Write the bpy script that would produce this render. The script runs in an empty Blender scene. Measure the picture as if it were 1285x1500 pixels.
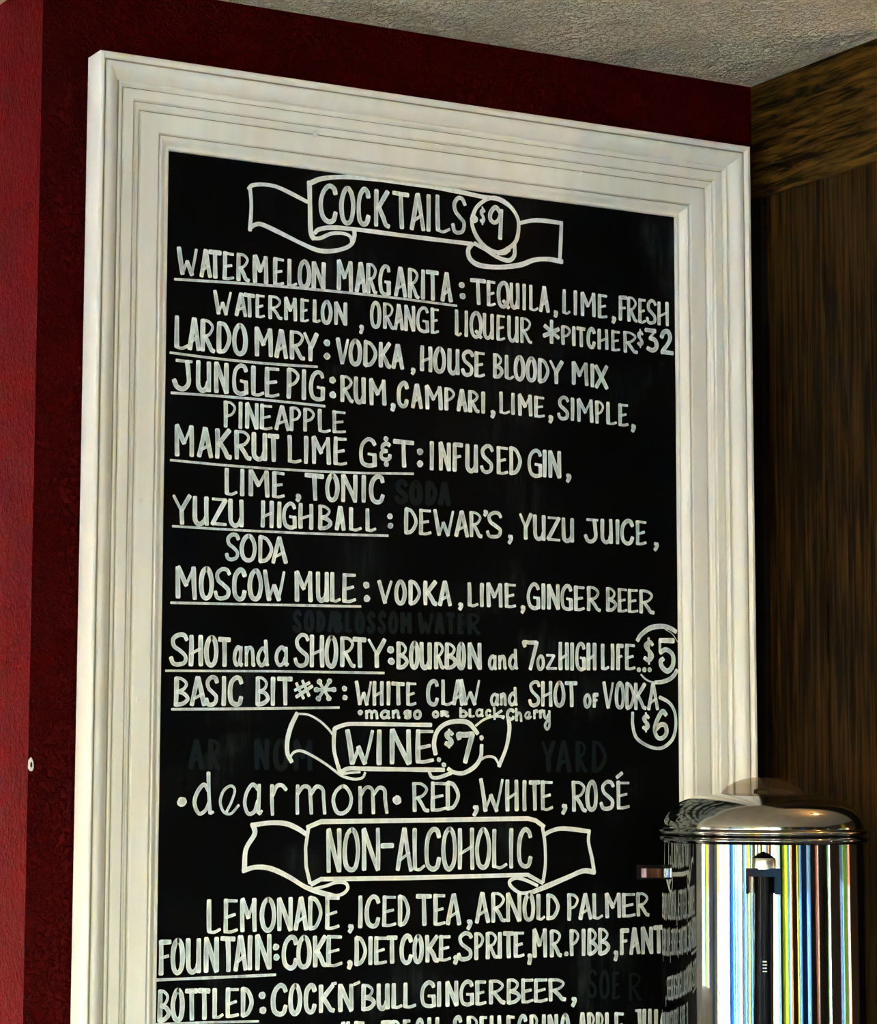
import bpy, bmesh, math, random
from mathutils import Vector, Matrix

# ------------------------------------------------------------------ camera, sky, light, exposure
S = bpy.context.scene
COL = S.collection
R = math.radians
CAM = Vector((-1.2307, -2.8962, -0.7683))
YAW, PITCH, ROLL, FPX = 0.5092, 0.1018, 0.0038, 3770.3
fw = Vector((math.sin(YAW)*math.cos(PITCH), math.cos(YAW)*math.cos(PITCH), math.sin(PITCH)))
rt0 = Vector((math.cos(YAW), -math.sin(YAW), 0)); up0 = rt0.cross(fw)
rt = rt0*math.cos(ROLL) + up0*math.sin(ROLL); up = up0*math.cos(ROLL) - rt0*math.sin(ROLL)
cd = bpy.data.cameras.new('camera'); cam = bpy.data.objects.new('camera', cd); COL.objects.link(cam)
m = Matrix((rt, up, -fw)).transposed().to_4x4(); m.translation = CAM; cam.matrix_world = m
cd.sensor_fit = 'VERTICAL'; cd.sensor_height = 36.0; cd.sensor_width = 36.0
cd.lens = 36.0*FPX/1500.0; cd.clip_start = 0.05
S.camera = cam

w = bpy.data.worlds.new('sky'); S.world = w; w.use_nodes = True
wn = w.node_tree; bg = wn.nodes['Background']
sky = wn.nodes.new('ShaderNodeTexSky'); sky.sky_type = 'NISHITA'; sky.sun_disc = False
sky.sun_elevation = R(42); sky.sun_rotation = R(235); sky.altitude = 50; sky.dust_density = 2.5
wn.links.new(sky.outputs[0], bg.inputs[0]); bg.inputs[1].default_value = 0.6

sd = bpy.data.lights.new('sun', 'SUN'); sd.energy = 3.5; sd.angle = R(.6); sd.color = (1, .98, .97)
sun = bpy.data.objects.new('sun', sd); COL.objects.link(sun)
sun.rotation_euler = Vector((.50, .45, -.80)).to_track_quat('-Z', 'Y').to_euler()
S.view_settings.view_transform = 'Standard'; S.view_settings.look = 'None'
S.view_settings.gamma = 1.0; S.view_settings.use_curve_mapping = False
S.view_settings.exposure = 5.45
S.cycles.use_denoising = True; S.cycles.denoising_prefilter = 'ACCURATE'; S.cycles.use_adaptive_sampling = False
S.cycles.max_bounces = 10; S.cycles.diffuse_bounces = 5; S.cycles.glossy_bounces = 6
S.cycles.caustics_reflective = True; S.cycles.blur_glossy = 0.6
S.cycles.sample_clamp_indirect = 6.0

# ------------------------------------------------------------------ helpers
random.seed(7)
def link(o, parent=None):
    COL.objects.link(o)
    if parent: o.parent = parent
    return o
def tag(o, label=None, cat=None, group=None, kind=None):
    if label: o['label'] = label
    if cat: o['category'] = cat
    if group: o['group'] = group
    if kind: o['kind'] = kind
    return o
def empty(name, loc=(0, 0, 0), rz=0):
    o = bpy.data.objects.new(name, None); o.location = loc; o.rotation_euler = (0, 0, rz)
    o.empty_display_size = 0.05
    return link(o)
def finish(name, bm, mat, parent=None, smooth=False, bevel=0, angle=None):
    if bevel:
        es = [e for e in bm.edges if len(e.link_faces) == 2 and e.calc_face_angle(0) > 0.5]
        bmesh.ops.bevel(bm, geom=es, offset=bevel, segments=2, affect='EDGES', profile=0.6)
    bmesh.ops.recalc_face_normals(bm, faces=bm.faces)
    me = bpy.data.meshes.new(name); bm.to_mesh(me); bm.free()
    me.materials.append(mat)
    if smooth:
        for p in me.polygons: p.use_smooth = True
        if angle: me.set_sharp_from_angle(angle=R(angle))
    return link(bpy.data.objects.new(name, me), parent)
def box(bm, x0, x1, y0, y1, z0, z1, mtx=None):
    v = [bm.verts.new((x, y, z)) for x in (x0, x1) for y in (y0, y1) for z in (z0, z1)]
    if mtx:
        for a in v: a.co = mtx @ a.co
    for f in ((0,1,3,2),(4,6,7,5),(0,4,5,1),(2,3,7,6),(0,2,6,4),(1,5,7,3)):
        bm.faces.new([v[i] for i in f])
    return v
def boxobj(name, b, mat, parent=None, bevel=0.0):
    bm = bmesh.new(); box(bm, *b); return finish(name, bm, mat, parent, bevel=bevel)
def lathe(bm, prof, n=96, c=(0, 0), close=False):
    rings = []
    for r, z in prof:
        if r < 1e-6: rings.append([bm.verts.new((c[0], c[1], z))])
        else: rings.append([bm.verts.new((c[0]+r*math.cos(2*math.pi*i/n), c[1]+r*math.sin(2*math.pi*i/n), z)) for i in range(n)])
    for a, b in zip(rings, rings[1:]):
        for i in range(n):
            j = (i+1) % n
            if len(a) == 1 and len(b) == 1: continue
            if len(a) == 1: bm.faces.new((a[0], b[i], b[j]))
            elif len(b) == 1: bm.faces.new((a[i], b[0], a[j]))
            else: bm.faces.new((a[i], b[i], b[j], a[j]))
def cyl(bm, p, q, r, n=24, r2=None):
    p = Vector(p); q = Vector(q); d = (q-p).normalized()
    a = d.orthogonal().normalized(); b = d.cross(a); r2 = r if r2 is None else r2
    A = [bm.verts.new(p+r*(a*math.cos(2*math.pi*i/n)+b*math.sin(2*math.pi*i/n))) for i in range(n)]
    B = [bm.verts.new(q+r2*(a*math.cos(2*math.pi*i/n)+b*math.sin(2*math.pi*i/n))) for i in range(n)]
    for i in range(n):
        j = (i+1) % n; bm.faces.new((A[i], A[j], B[j], B[i]))
    bm.faces.new(A[::-1]); bm.faces.new(B)

# ------------------------------------------------------------------ materials
def mat(name, col=(.8, .8, .8), rough=.5, metal=0, spec=.5, **kw):
    M = bpy.data.materials.new(name); M.use_nodes = True
    N = M.node_tree.nodes; L = M.node_tree.links; B = N['Principled BSDF']
    B.inputs['Base Color'].default_value = (*col, 1); B.inputs['Roughness'].default_value = rough
    B.inputs['Metallic'].default_value = metal; B.inputs['Specular IOR Level'].default_value = spec
    for k, v in kw.items(): B.inputs[k].default_value = v
    return M, N, L, B
def noise(N, L, scale, detail=4, rough=.55, sc=(1, 1, 1), coord='Object', dist=0):
    t = N.new('ShaderNodeTexCoord'); mp = N.new('ShaderNodeMapping'); mp.inputs['Scale'].default_value = sc
    n = N.new('ShaderNodeTexNoise'); n.inputs['Scale'].default_value = scale
    n.inputs['Detail'].default_value = detail; n.inputs['Roughness'].default_value = rough
    n.inputs['Distortion'].default_value = dist
    L.new(t.outputs[coord], mp.inputs[0]); L.new(mp.outputs[0], n.inputs[0]); return n
def ramp(N, L, src, stops, interp='LINEAR'):
    r = N.new('ShaderNodeValToRGB'); r.color_ramp.interpolation = interp
    e = r.color_ramp.elements
    while len(e) < len(stops): e.new(.5)
    for el, (p, c) in zip(e, stops):
        el.position = p; el.color = (*c, 1) if len(c) == 3 else c
    L.new(src, r.inputs[0]); return r
def bump(N, L, B, src, strength, dist):
    b = N.new('ShaderNodeBump'); b.inputs['Strength'].default_value = strength; b.inputs['Distance'].default_value = dist
    L.new(src, b.inputs['Height']); L.new(b.outputs[0], B.inputs['Normal']); return b
g = lambda v: (v, v, v)

def wall_paint(name, col, rough, spec, bdist, nsc=150):
    M, N, L, B = mat(name, col, rough, spec=spec)
    n = noise(N, L, nsc, 2, .5, dist=.6)
    r = ramp(N, L, n.outputs[0], [(.45, g(0)), (.6, g(1))])
    n2 = noise(N, L, nsc*.4, 3)
    mx = N.new('ShaderNodeMath'); mx.operation = 'MULTIPLY_ADD'; mx.inputs[1].default_value = .8
    L.new(n2.outputs[0], mx.inputs[0]); L.new(r.outputs[0], mx.inputs[2])
    bump(N, L, B, mx.outputs[0], 1.0, bdist)
    v = ramp(N, L, noise(N, L, 6, 3).outputs[0], [(.3, tuple(c*.85 for c in col)), (.7, tuple(c*1.15 for c in col))])
    L.new(v.outputs[0], B.inputs['Base Color'])
    return M
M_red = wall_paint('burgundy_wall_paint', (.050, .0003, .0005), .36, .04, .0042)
M_red2 = wall_paint('burgundy_wall_paint_lit', (.15, .0008, .003), .4, .035, .003)  # same burgundy, base colour raised to carry the light on the left side
M_ceil = wall_paint('popcorn_ceiling', (.86, .80, .64), .95, .0, .014)

M_frame, N, L, B = mat('cream_gloss_paint', (.80, .78, .70), .5, spec=.18)
n = noise(N, L, 40, 4, sc=(1, 1, .15)); v = ramp(N, L, n.outputs[0], [(.3, (.78, .76, .68)), (.7, (.84, .83, .775))])
L.new(v.outputs[0], B.inputs['Base Color']); n = noise(N, L, 330, 3); bump(N, L, B, n.outputs[0], .25, .0008)

M_groove, *_ = mat('groove_shade_paint', (.36, .32, .24), .8, spec=.1)  # brown colour paints the shade into the frame grooves
M_board, N, L, B = mat('chalkboard_black', (.0012, .0013, .0015), .55, spec=.03)
n1 = noise(N, L, 7, 5, .6, dist=.4); n2 = noise(N, L, 46, 3, .7, sc=(1.6, 1, .16))
a = ramp(N, L, n1.outputs[0], [(.56, g(0)), (.82, g(1))]); b = ramp(N, L, n2.outputs[0], [(.4, g(0)), (.75, g(1))])
mu = N.new('ShaderNodeMath'); mu.operation = 'MULTIPLY'; L.new(a.outputs[0], mu.inputs[0]); L.new(b.outputs[0], mu.inputs[1])
c = ramp(N, L, mu.outputs[0], [(0, (.0014, .0015, .0018)), (.7, (.032, .04, .042))]); L.new(c.outputs[0], B.inputs['Base Color'])

def marker(name, lo, mid, hi):
    M, N, L, B = mat(name, mid, .6, spec=.25)
    at = N.new('ShaderNodeAttribute'); at.attribute_name = 'stroke'
    sp = N.new('ShaderNodeSeparateColor'); L.new(at.outputs['Color'], sp.inputs[0])
    ab = N.new('ShaderNodeMath'); ab.operation = 'SUBTRACT'; ab.inputs[1].default_value = .5; L.new(sp.outputs[0], ab.inputs[0])
    a2 = N.new('ShaderNodeMath'); a2.operation = 'ABSOLUTE'; L.new(ab.outputs[0], a2.inputs[0])
    ed = ramp(N, L, a2.outputs[0], [(.24, g(0)), (.47, g(.34))])
    en = ramp(N, L, sp.outputs[1], [(.0, g(.42)), (.16, g(0))])
    no = noise(N, L, 70, 4, .6, sc=(1.5, 1, .5)); nr = ramp(N, L, no.outputs[0], [(.3, g(0)), (.7, g(.8))])
    s1 = N.new('ShaderNodeMath'); s1.operation = 'ADD'; L.new(ed.outputs[0], s1.inputs[0]); L.new(en.outputs[0], s1.inputs[1])
    s2 = N.new('ShaderNodeMath'); s2.operation = 'ADD'; L.new(s1.outputs[0], s2.inputs[0]); L.new(nr.outputs[0], s2.inputs[1])
    c = ramp(N, L, s2.outputs[0], [(.0, lo), (.45, mid), (.95, hi)]); L.new(c.outputs[0], B.inputs['Base Color'])
    return M
M_chalk = marker('white_chalk_marker', (.33, .40, .41), (.62, .70, .70), (.90, .95, .93))
M_chalk2 = marker('solid_chalk_marker', (.62, .68, .66), (.80, .85, .82), (.92, .95, .92))
M_ghost, *_ = mat('wiped_chalk_trace', (.006, .0105, .012), .5, spec=.1)

def wood(name, c0, c1, sc, scale=14, bd=.0008):
    M, N, L, B = mat(name, c0, .5, spec=.08)
    n = noise(N, L, scale, 6, .65, sc=sc, dist=.5); n2 = noise(N, L, 3, 3)
    m_ = N.new('ShaderNodeMath'); m_.operation = 'MULTIPLY_ADD'; m_.inputs[1].default_value = .35
    L.new(n2.outputs[0], m_.inputs[0]); L.new(n.outputs[0], m_.inputs[2])
    c = ramp(N, L, m_.outputs[0], [(.60, c0), (.74, tuple((x+y)/2 for x, y in zip(c0, c1))), (.9, c1)])
    L.new(c.outputs[0], B.inputs['Base Color']); bump(N, L, B, n.outputs[0], .7, bd)
    return M
M_beam = wood('stained_oak_beam', (.006, .0025, .0004), (.15, .072, .010), (1, .7, 8), 16, .0012)
M_plank = wood('dark_stained_plank', (.006, .0026, .0005), (.075, .034, .006), (1, 6, .25), 22)
M_dark, *_ = mat('shadow_gap_black', (.004, .003, .003), .8, spec=.05)
M_steel, N, L, B = mat('polished_stainless', (.29, .29, .29), .03, 1)
n = noise(N, L, 30, 3, sc=(1, 1, .04)); bump(N, L, B, n.outputs[0], .10, .0015)
M_lid, *_ = mat('brushed_lid_steel', (.50, .48, .44), .10, 1)
M_steel2, *_ = mat('satin_steel_cap', (.62, .60, .5), .22, 1)
M_blk, *_ = mat('black_glossy_plastic', (.002, .002, .003), .07, spec=.05)
M_smoke, N, L, B = mat('smoky_translucent_plastic', (.10, .06, .035), .08, spec=.5)
tr = N.new('ShaderNodeBsdfTransparent'); tr.inputs[0].default_value = (.86, .80, .74, 1); ms = N.new('ShaderNodeMixShader'); ms.inputs[0].default_value = .22
L.new(tr.outputs[0], ms.inputs[1]); L.new(B.outputs[0], ms.inputs[2]); L.new(ms.outputs[0], N['Material Output'].inputs[0])
M_mark, *_ = mat('white_print', (.75, .78, .8), .5)
M_floor = wood('floor_boards', (.16, .12, .08), (.30, .23, .15), (5, .5, 1), 6)
M_top, *_ = mat('dark_counter_stone', (.03, .028, .026), .25)
M_white, *_ = mat('window_frame_white', (.75, .75, .72), .5)
M_tan = wall_paint('pale_wall_paint', (.7, .71, .70), .8, .2, .0006)
M_brown = wall_paint('dark_brown_wall', (.09, .055, .035), .7, .1, .0006)
M_chip, *_ = mat('bare_plaster', (.75, .74, .68), .8)

# ------------------------------------------------------------------ the room shell
H, FL, XW, XL, YW = .2051, -2.235, .8973, -.1626, .0105
X0, X1, Y0, Y1 = -4.6, 4.2, -5.2, 2.2
T = .12
def struct(o): o['kind'] = 'structure'; return o
struct(boxobj('floor', (X0-T, X1+T, Y0-T, Y1+T, FL-.1, FL), M_floor))
struct(boxobj('ceiling', (X0-T, X1+T, Y0-T, Y1+T, H, H+.1), M_ceil))
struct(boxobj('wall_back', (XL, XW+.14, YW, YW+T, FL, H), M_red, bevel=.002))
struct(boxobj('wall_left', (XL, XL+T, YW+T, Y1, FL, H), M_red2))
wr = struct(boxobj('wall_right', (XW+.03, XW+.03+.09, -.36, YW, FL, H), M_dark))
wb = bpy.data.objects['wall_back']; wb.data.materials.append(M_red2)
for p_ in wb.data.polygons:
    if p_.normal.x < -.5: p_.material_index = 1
# planks of the right-hand wood wall, each one a part, with a dark gap at the corner and between them
yy = -.016
for i, wd in enumerate((.128, .1, .11)):
    z1 = .0345
    b = boxobj('plank', (XW+.006+.0015*(i % 2), XW+.03, max(yy-wd+.0015, -.274), yy-.0015, FL, z1+.01), M_plank, wr, bevel=.0008); yy -= wd
tr1 = struct(boxobj('trim_1', (XW, XW+.03, -.275, YW-.0005, .042, H), M_beam, bevel=.0015))

struct(boxobj('corner_shade_strip', (XW-.004, XW+.0055, -.0165, YW-.0004, FL, .0405), M_dark))  # shade of the corner gap, built as a near-black strip
# outer walls with window openings; the daylight comes in through them
def window_wall(name, axis, pos, thick, a0, a1, wins, matw):
    """axis 'x': wall plane at x=pos running along y; 'y': plane at y=pos running along x"""
    bm = bmesh.new()
    def bx(u0, u1, z0, z1):
        lo, hi = sorted((pos, pos+thick))
        if axis == 'x': box(bm, lo, hi, u0, u1, z0, z1)
        else: box(bm, u0, u1, lo, hi, z0, z1)
    u = a0
    for (w0, w1, z0, z1) in wins:
        bx(u, w0, FL, H); bx(w0, w1, FL, z0); bx(w0, w1, z1, H); u = w1
    bx(u, a1, FL, H)
    o = struct(finish(name, bm, matw))
    return o
WIN = 0
TINT = [(.42, .58, .60), (.97, .99, 1.0), (.50, .54, .56), (.30, .44, .66), (.74, .74, .52), (.36, .54, .60), (.82, .58, .46), (1.0, 1.0, 1.0), (.18, .34, .54), (.56, .72, .20),
        (.58, .62, .66), (.86, .80, .10), (.28, .46, .54), (.70, .58, .50), (.36, .40, .46), (1.0, 1.0, .98), (.40, .62, .74)]
PANES = []  # tints added to stripe the urn's reflection and dim the windows
for i_, c_ in enumerate(TINT*2):
    if max(c_) < .95: c_ = tuple(v**1.55*.92 for v in c_)
    if i_ >= len(TINT): c_ = tuple(v*.68 for v in c_)
    M_, N, L, B = mat('stripe_tint_pane', c_, .05)
    tr_ = N.new('ShaderNodeBsdfTransparent'); tr_.inputs[0].default_value = (*c_, 1)
    L.new(tr_.outputs[0], N['Material Output'].inputs[0]); PANES.append(M_)
def window(axis, pos, w0, w1, z0, z1, strong=True, n=2):
    global WIN
    WIN += 1
    bm = bmesh.new(); t = .045
    def bx(u0, u1, a, b, d=.03):
        if axis == 'x': box(bm, pos-d, pos+d, u0, u1, a, b)
        else: box(bm, u0, u1, pos-d, pos+d, a, b)
    bx(w0, w0+t, z0, z1); bx(w1-t, w1, z0, z1); bx(w0+t, w1-t, z0, z0+t); bx(w0+t, w1-t, z1-t, z1)
    for k in range(1, n):
        u = w0+(w1-w0)*k/n; bx(u-.018, u+.018, z0+t, z1-t, .02)
    wo = struct(finish('window_%d' % WIN, bm, M_white))
    for k in range(n):
        a, b = w0+(w1-w0)*k/n, w0+(w1-w0)*(k+1)/n
        bm = bmesh.new()
        if axis == 'x': box(bm, pos-.003, pos+.003, a, b, z0, z1)
        else: box(bm, a, b, pos-.003, pos+.003, z0, z1)
        # a single sheet is enough: keep only the face towards the room
        finish('pane', bm, PANES[(WIN*5+k*3) % len(TINT)+(0 if strong else len(TINT))], wo)
    ld = bpy.data.lights.new('daylight_portal', 'AREA'); ld.shape = 'RECTANGLE'
    ld.size = w1-w0; ld.size_y = z1-z0; ld.cycles.is_portal = True
    lo = link(bpy.data.objects.new('daylight_portal', ld))
    inward = {('x', True): (1, 0), ('x', False): (-1, 0), ('y', True): (0, 1), ('y', False): (0, -1)}[(axis, pos < 0)]
    u = (w0+w1)/2; p = (pos, u) if axis == 'x' else (u, pos)
    lo.location = (p[0]-inward[0]*.02, p[1]-inward[1]*.02, (z0+z1)/2)
    lo.rotation_euler = Vector((inward[0], inward[1], 0)).to_track_quat('-Z', 'Z').to_euler()
WL = [(-5.0, -3.55, -1.75, -.1), (-3.4, -1.95, -1.75, -.35), (-1.8, -.35, -1.75, -.5), (.5, 1.5, -1.45, -.3)]
window_wall('wall_window_side', 'x', X0, -T, Y0-T, Y1+T, WL, M_tan)
for a in WL: window('x', X0-.06, *a, n=6, strong=False)
WB = [(x_, x_+1.05, -1.75, z_) for x_, z_ in ((-4.4, .08), (-3.15, .08), (-1.9, .0))]+[(-.6, .3, -1.6, -.6)]+[(.75, 1.25, -1.6, -.6), (1.75, 2.25, -1.6, -.6), (2.9, 3.3, -1.6, -.6)]
window_wall('wall_front', 'y', Y0, -T, X0, X1, WB, M_brown)
for a in WB: window('y', Y0-.06, *a, n=7 if a[1]-a[0] > .9 else 4, strong=a[0] < -3)
WRr = [(-4.6, -4.0, -1.6, -.6), (-2.5, -1.1, -1.6, -.6)]
window_wall('wall_far_right', 'x', X1, T, Y0-T, Y1+T, WRr, M_brown)
for a in WRr: window('x', X1+.06, *a, n=4, strong=False)
struct(boxobj('wall_rear', (X0, X1, Y1, Y1+T, FL, H), M_tan))
gr, *_ = mat('pale_paving', (.45, .45, .43), .9)
struct(boxobj('ground', (-40, 40, -40, 40, FL-.35, FL-.12), gr))

# added curtains, out of view behind the camera, for coloured stripes in the urn
def curtain(x, y, wd, axis, col, label):
    M, N, L, B = mat('curtain_cloth', col, .9, spec=.1)
    tl = N.new('ShaderNodeBsdfTranslucent'); tl.inputs[0].default_value = (*col, 1)
    mx = N.new('ShaderNodeMixShader'); mx.inputs[0].default_value = .6
    L.new(B.outputs[0], mx.inputs[1]); L.new(tl.outputs[0], mx.inputs[2]); L.new(mx.outputs[0], N['Material Output'].inputs[0])
    bm = bmesh.new(); n = 28; rows = []
    for z in (-2.0, -.9, .1):
        rows.append([bm.verts.new(((x+.03*math.sin(i*1.15), y-wd/2+wd*i/n, z) if axis == 'x' else (x-wd/2+wd*i/n, y+.03*math.sin(i*1.15), z))) for i in range(n+1)])
    for a, b in zip(rows, rows[1:]):
        for i in range(n): bm.faces.new((a[i], a[i+1], b[i+1], b[i]))
    o = finish('curtain', bm, M, smooth=True)
    tag(o, label, 'curtain')
CUR = [(-4.45, .05, .22, 'x', (.25, .5, .62), 'added teal curtain between the two rearmost side windows'),
       (-4.45, -1.8, .3, 'x', (.10, .25, .5), 'added blue curtain hanging in the middle of the side window wall'),
       (-4.45, -3.4, .25, 'x', (.75, .7, .4), 'added straw coloured curtain on the side window wall'),
       (-3.6, -5.05, .3, 'y', (.12, .3, .55), 'added blue curtain at the corner window of the front wall'),
       (-2.2, -5.05, .25, 'y', (.6, .28, .12), 'added rust curtain in the front window wall'),
       (-.5, -5.05, .28, 'y', (.3, .65, .08), 'added lime green curtain in the front window wall'),
       (.25, -5.05, .2, 'y', (.8, .35, .15), 'added orange curtain in the front window wall'),
       (1.5, -5.05, .35, 'y', (.08, .2, .5), 'added navy blue curtain in the front window wall'),
       (2.9, -5.05, .3, 'y', (.7, .3, .15), 'added brick coloured curtain at the far front window'),
       (4.05, -1.7, .45, 'x', (.85, .75, .02), 'added bright yellow curtain on the far right window')]
for c in CUR: curtain(*c)

# warm pendant bulb over the room, the orange-white spark in the urn lid
pd = empty('ceiling_lamp', (1.30, -.72, H)); tag(pd, 'bare warm bulb on a short cord under the ceiling right of the wood wall', 'lamp')
bm = bmesh.new(); cyl(bm, (0, 0, 0), (0, 0, -.06), .004, 8); lathe(bm, [(0, 0), (.05, 0), (.05, -.02), (0, -.025)], 24); finish('cord', bm, M_blk, pd, True, angle=40)
bm = bmesh.new(); lathe(bm, [(0, -.06), (.02, -.06), (.02, -.275), (0, -.275)], 20); finish('socket', bm, M_blk, pd, True, angle=40)
M_bulb, N, L, B = mat('glowing_bulb', (1, .6, .2)); B.inputs['Emission Color'].default_value = (1, .55, .18, 1); B.inputs['Emission Strength'].default_value = 11
bm = bmesh.new(); bmesh.ops.create_uvsphere(bm, u_segments=20, v_segments=12, radius=.024); bmesh.ops.translate(bm, verts=bm.verts, vec=(0, 0, -.14)); finish('bulb', bm, M_bulb, pd, True)

# ------------------------------------------------------------------ framed menu board
W_, Z_BOT, FWD = .76, -1.235, .1048
def sk(x, z): return x*(1-.0025-.0056*z)          # the old frame is slightly out of square
menu = empty('menu_board', (0, 0, 0))
tag(menu, 'tall black menu chalkboard with hand lettering in a cream moulded frame on the burgundy wall', 'chalkboard')
panel = boxobj('chalkboard_panel', (-.006, W_+.008, .0015, .0065, Z_BOT-.006, .006), M_board, menu)
PROF = [(0, -6.5), (0, 34.2), (.5, 35.2), (1.3, 35.6), (4.2, 35.6), (4.9, 35.0), (7.6, 30.2), (8.6, 28.8), (9.4, 30.0), (10.8, 31.2), (13.5, 31.8), (16.5, 31.0), (19, 29.4),
        (22.0, 26.4), (25.0, 22.8), (28.0, 18.8), (29.3, 17.8), (30.0, 21.0), (30.8, 21.8), (32.6, 21.8), (33.3, 21.2), (36.2, 16.2), (37.2, 16.2), (37.8, 18.6), (38.8, 19.4), (49.6, 19.2), (50.4, 18.6),
        (51.6, 14.6), (52.6, 14.6), (53.2, 17.0), (54.0, 17.0), (56.4, 14.8), (57.0, 15.4), (57.6, 15.0), (60.0, 12.6), (60.8, 10.0), (61.9, 9.8), (62.8, 12.8), (64.0, 13.6), (86.0, 13.2), (86.9, 12.6), (87.7, 8.6),
        (88.9, 8.6), (89.6, 11.8), (91.0, 12.6), (93.0, 11.6), (95.6, 8.2), (98.4, 4.4), (100.4, 3.4), (102.2, 4.2), (103.8, 4.0), (104.8, 2.6), (104.8, -1.2), (99.5, -1.2), (99.5, -6.5)]
def rail(side):
    bm = bmesh.new(); rings = []
    for end in (0, 1):
        ring = []
        for u, h in PROF:
            u = u/1000-FWD; h = -h/1000        # u<0 outside the opening
            e = -u
            if side == 'top': x, z = ((-e, e), (W_+e, e))[end]
            elif side == 'bottom': x, z = ((-e, Z_BOT-e), (W_+e, Z_BOT-e))[end]
            elif side == 'left': x, z = ((-e, e), (-e, Z_BOT-e))[end]
            else: x, z = ((W_+e, e), (W_+e, Z_BOT-e))[end]
            ring.append(bm.verts.new((sk(x, z), h, z)))
        rings.append(ring)
    n = len(PROF)
    for i in range(n):
        j = (i+1) % n; bm.faces.new((rings[0][i], rings[0][j], rings[1][j], rings[1][i]))
    o = finish('frame_rail', bm, M_frame, menu, True, angle=28)
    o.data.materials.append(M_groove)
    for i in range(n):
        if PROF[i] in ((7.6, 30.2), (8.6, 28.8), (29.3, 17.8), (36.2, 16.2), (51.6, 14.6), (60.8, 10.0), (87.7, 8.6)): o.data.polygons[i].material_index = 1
    return o
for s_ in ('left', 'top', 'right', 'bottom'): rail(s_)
# filled nail holes and small dents on the frame face: little raised blobs of filler
for px, pz, pu in ((.1955, .0, .043), (.5525, .0, .036), (.5945, .0, .0375)):
    bm = bmesh.new(); bmesh.ops.create_icosphere(bm, subdivisions=2, radius=1)
    for v_ in bm.verts: v_.co = Vector((v_.co.x*.0036+px+.0006*v_.co.z, -.0162+v_.co.y*.0012, pu+v_.co.z*.0045))
    finish('paint_blob', bm, M_frame, menu, True)
for px, pz in ((-.0885, -.015), (-.0485, -.345), (-.036, -.68), (-.0355, -.44)):
    bm = bmesh.new(); bmesh.ops.create_icosphere(bm, subdivisions=2, radius=1)
    h_ = -.0305 if px < -.08 else -.0165
    for v_ in bm.verts: v_.co = Vector((v_.co.x*.0022+px, h_+v_.co.y*.0012, pz+v_.co.z*.0032))
    finish('paint_blob', bm, M_frame, menu, True)
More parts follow.
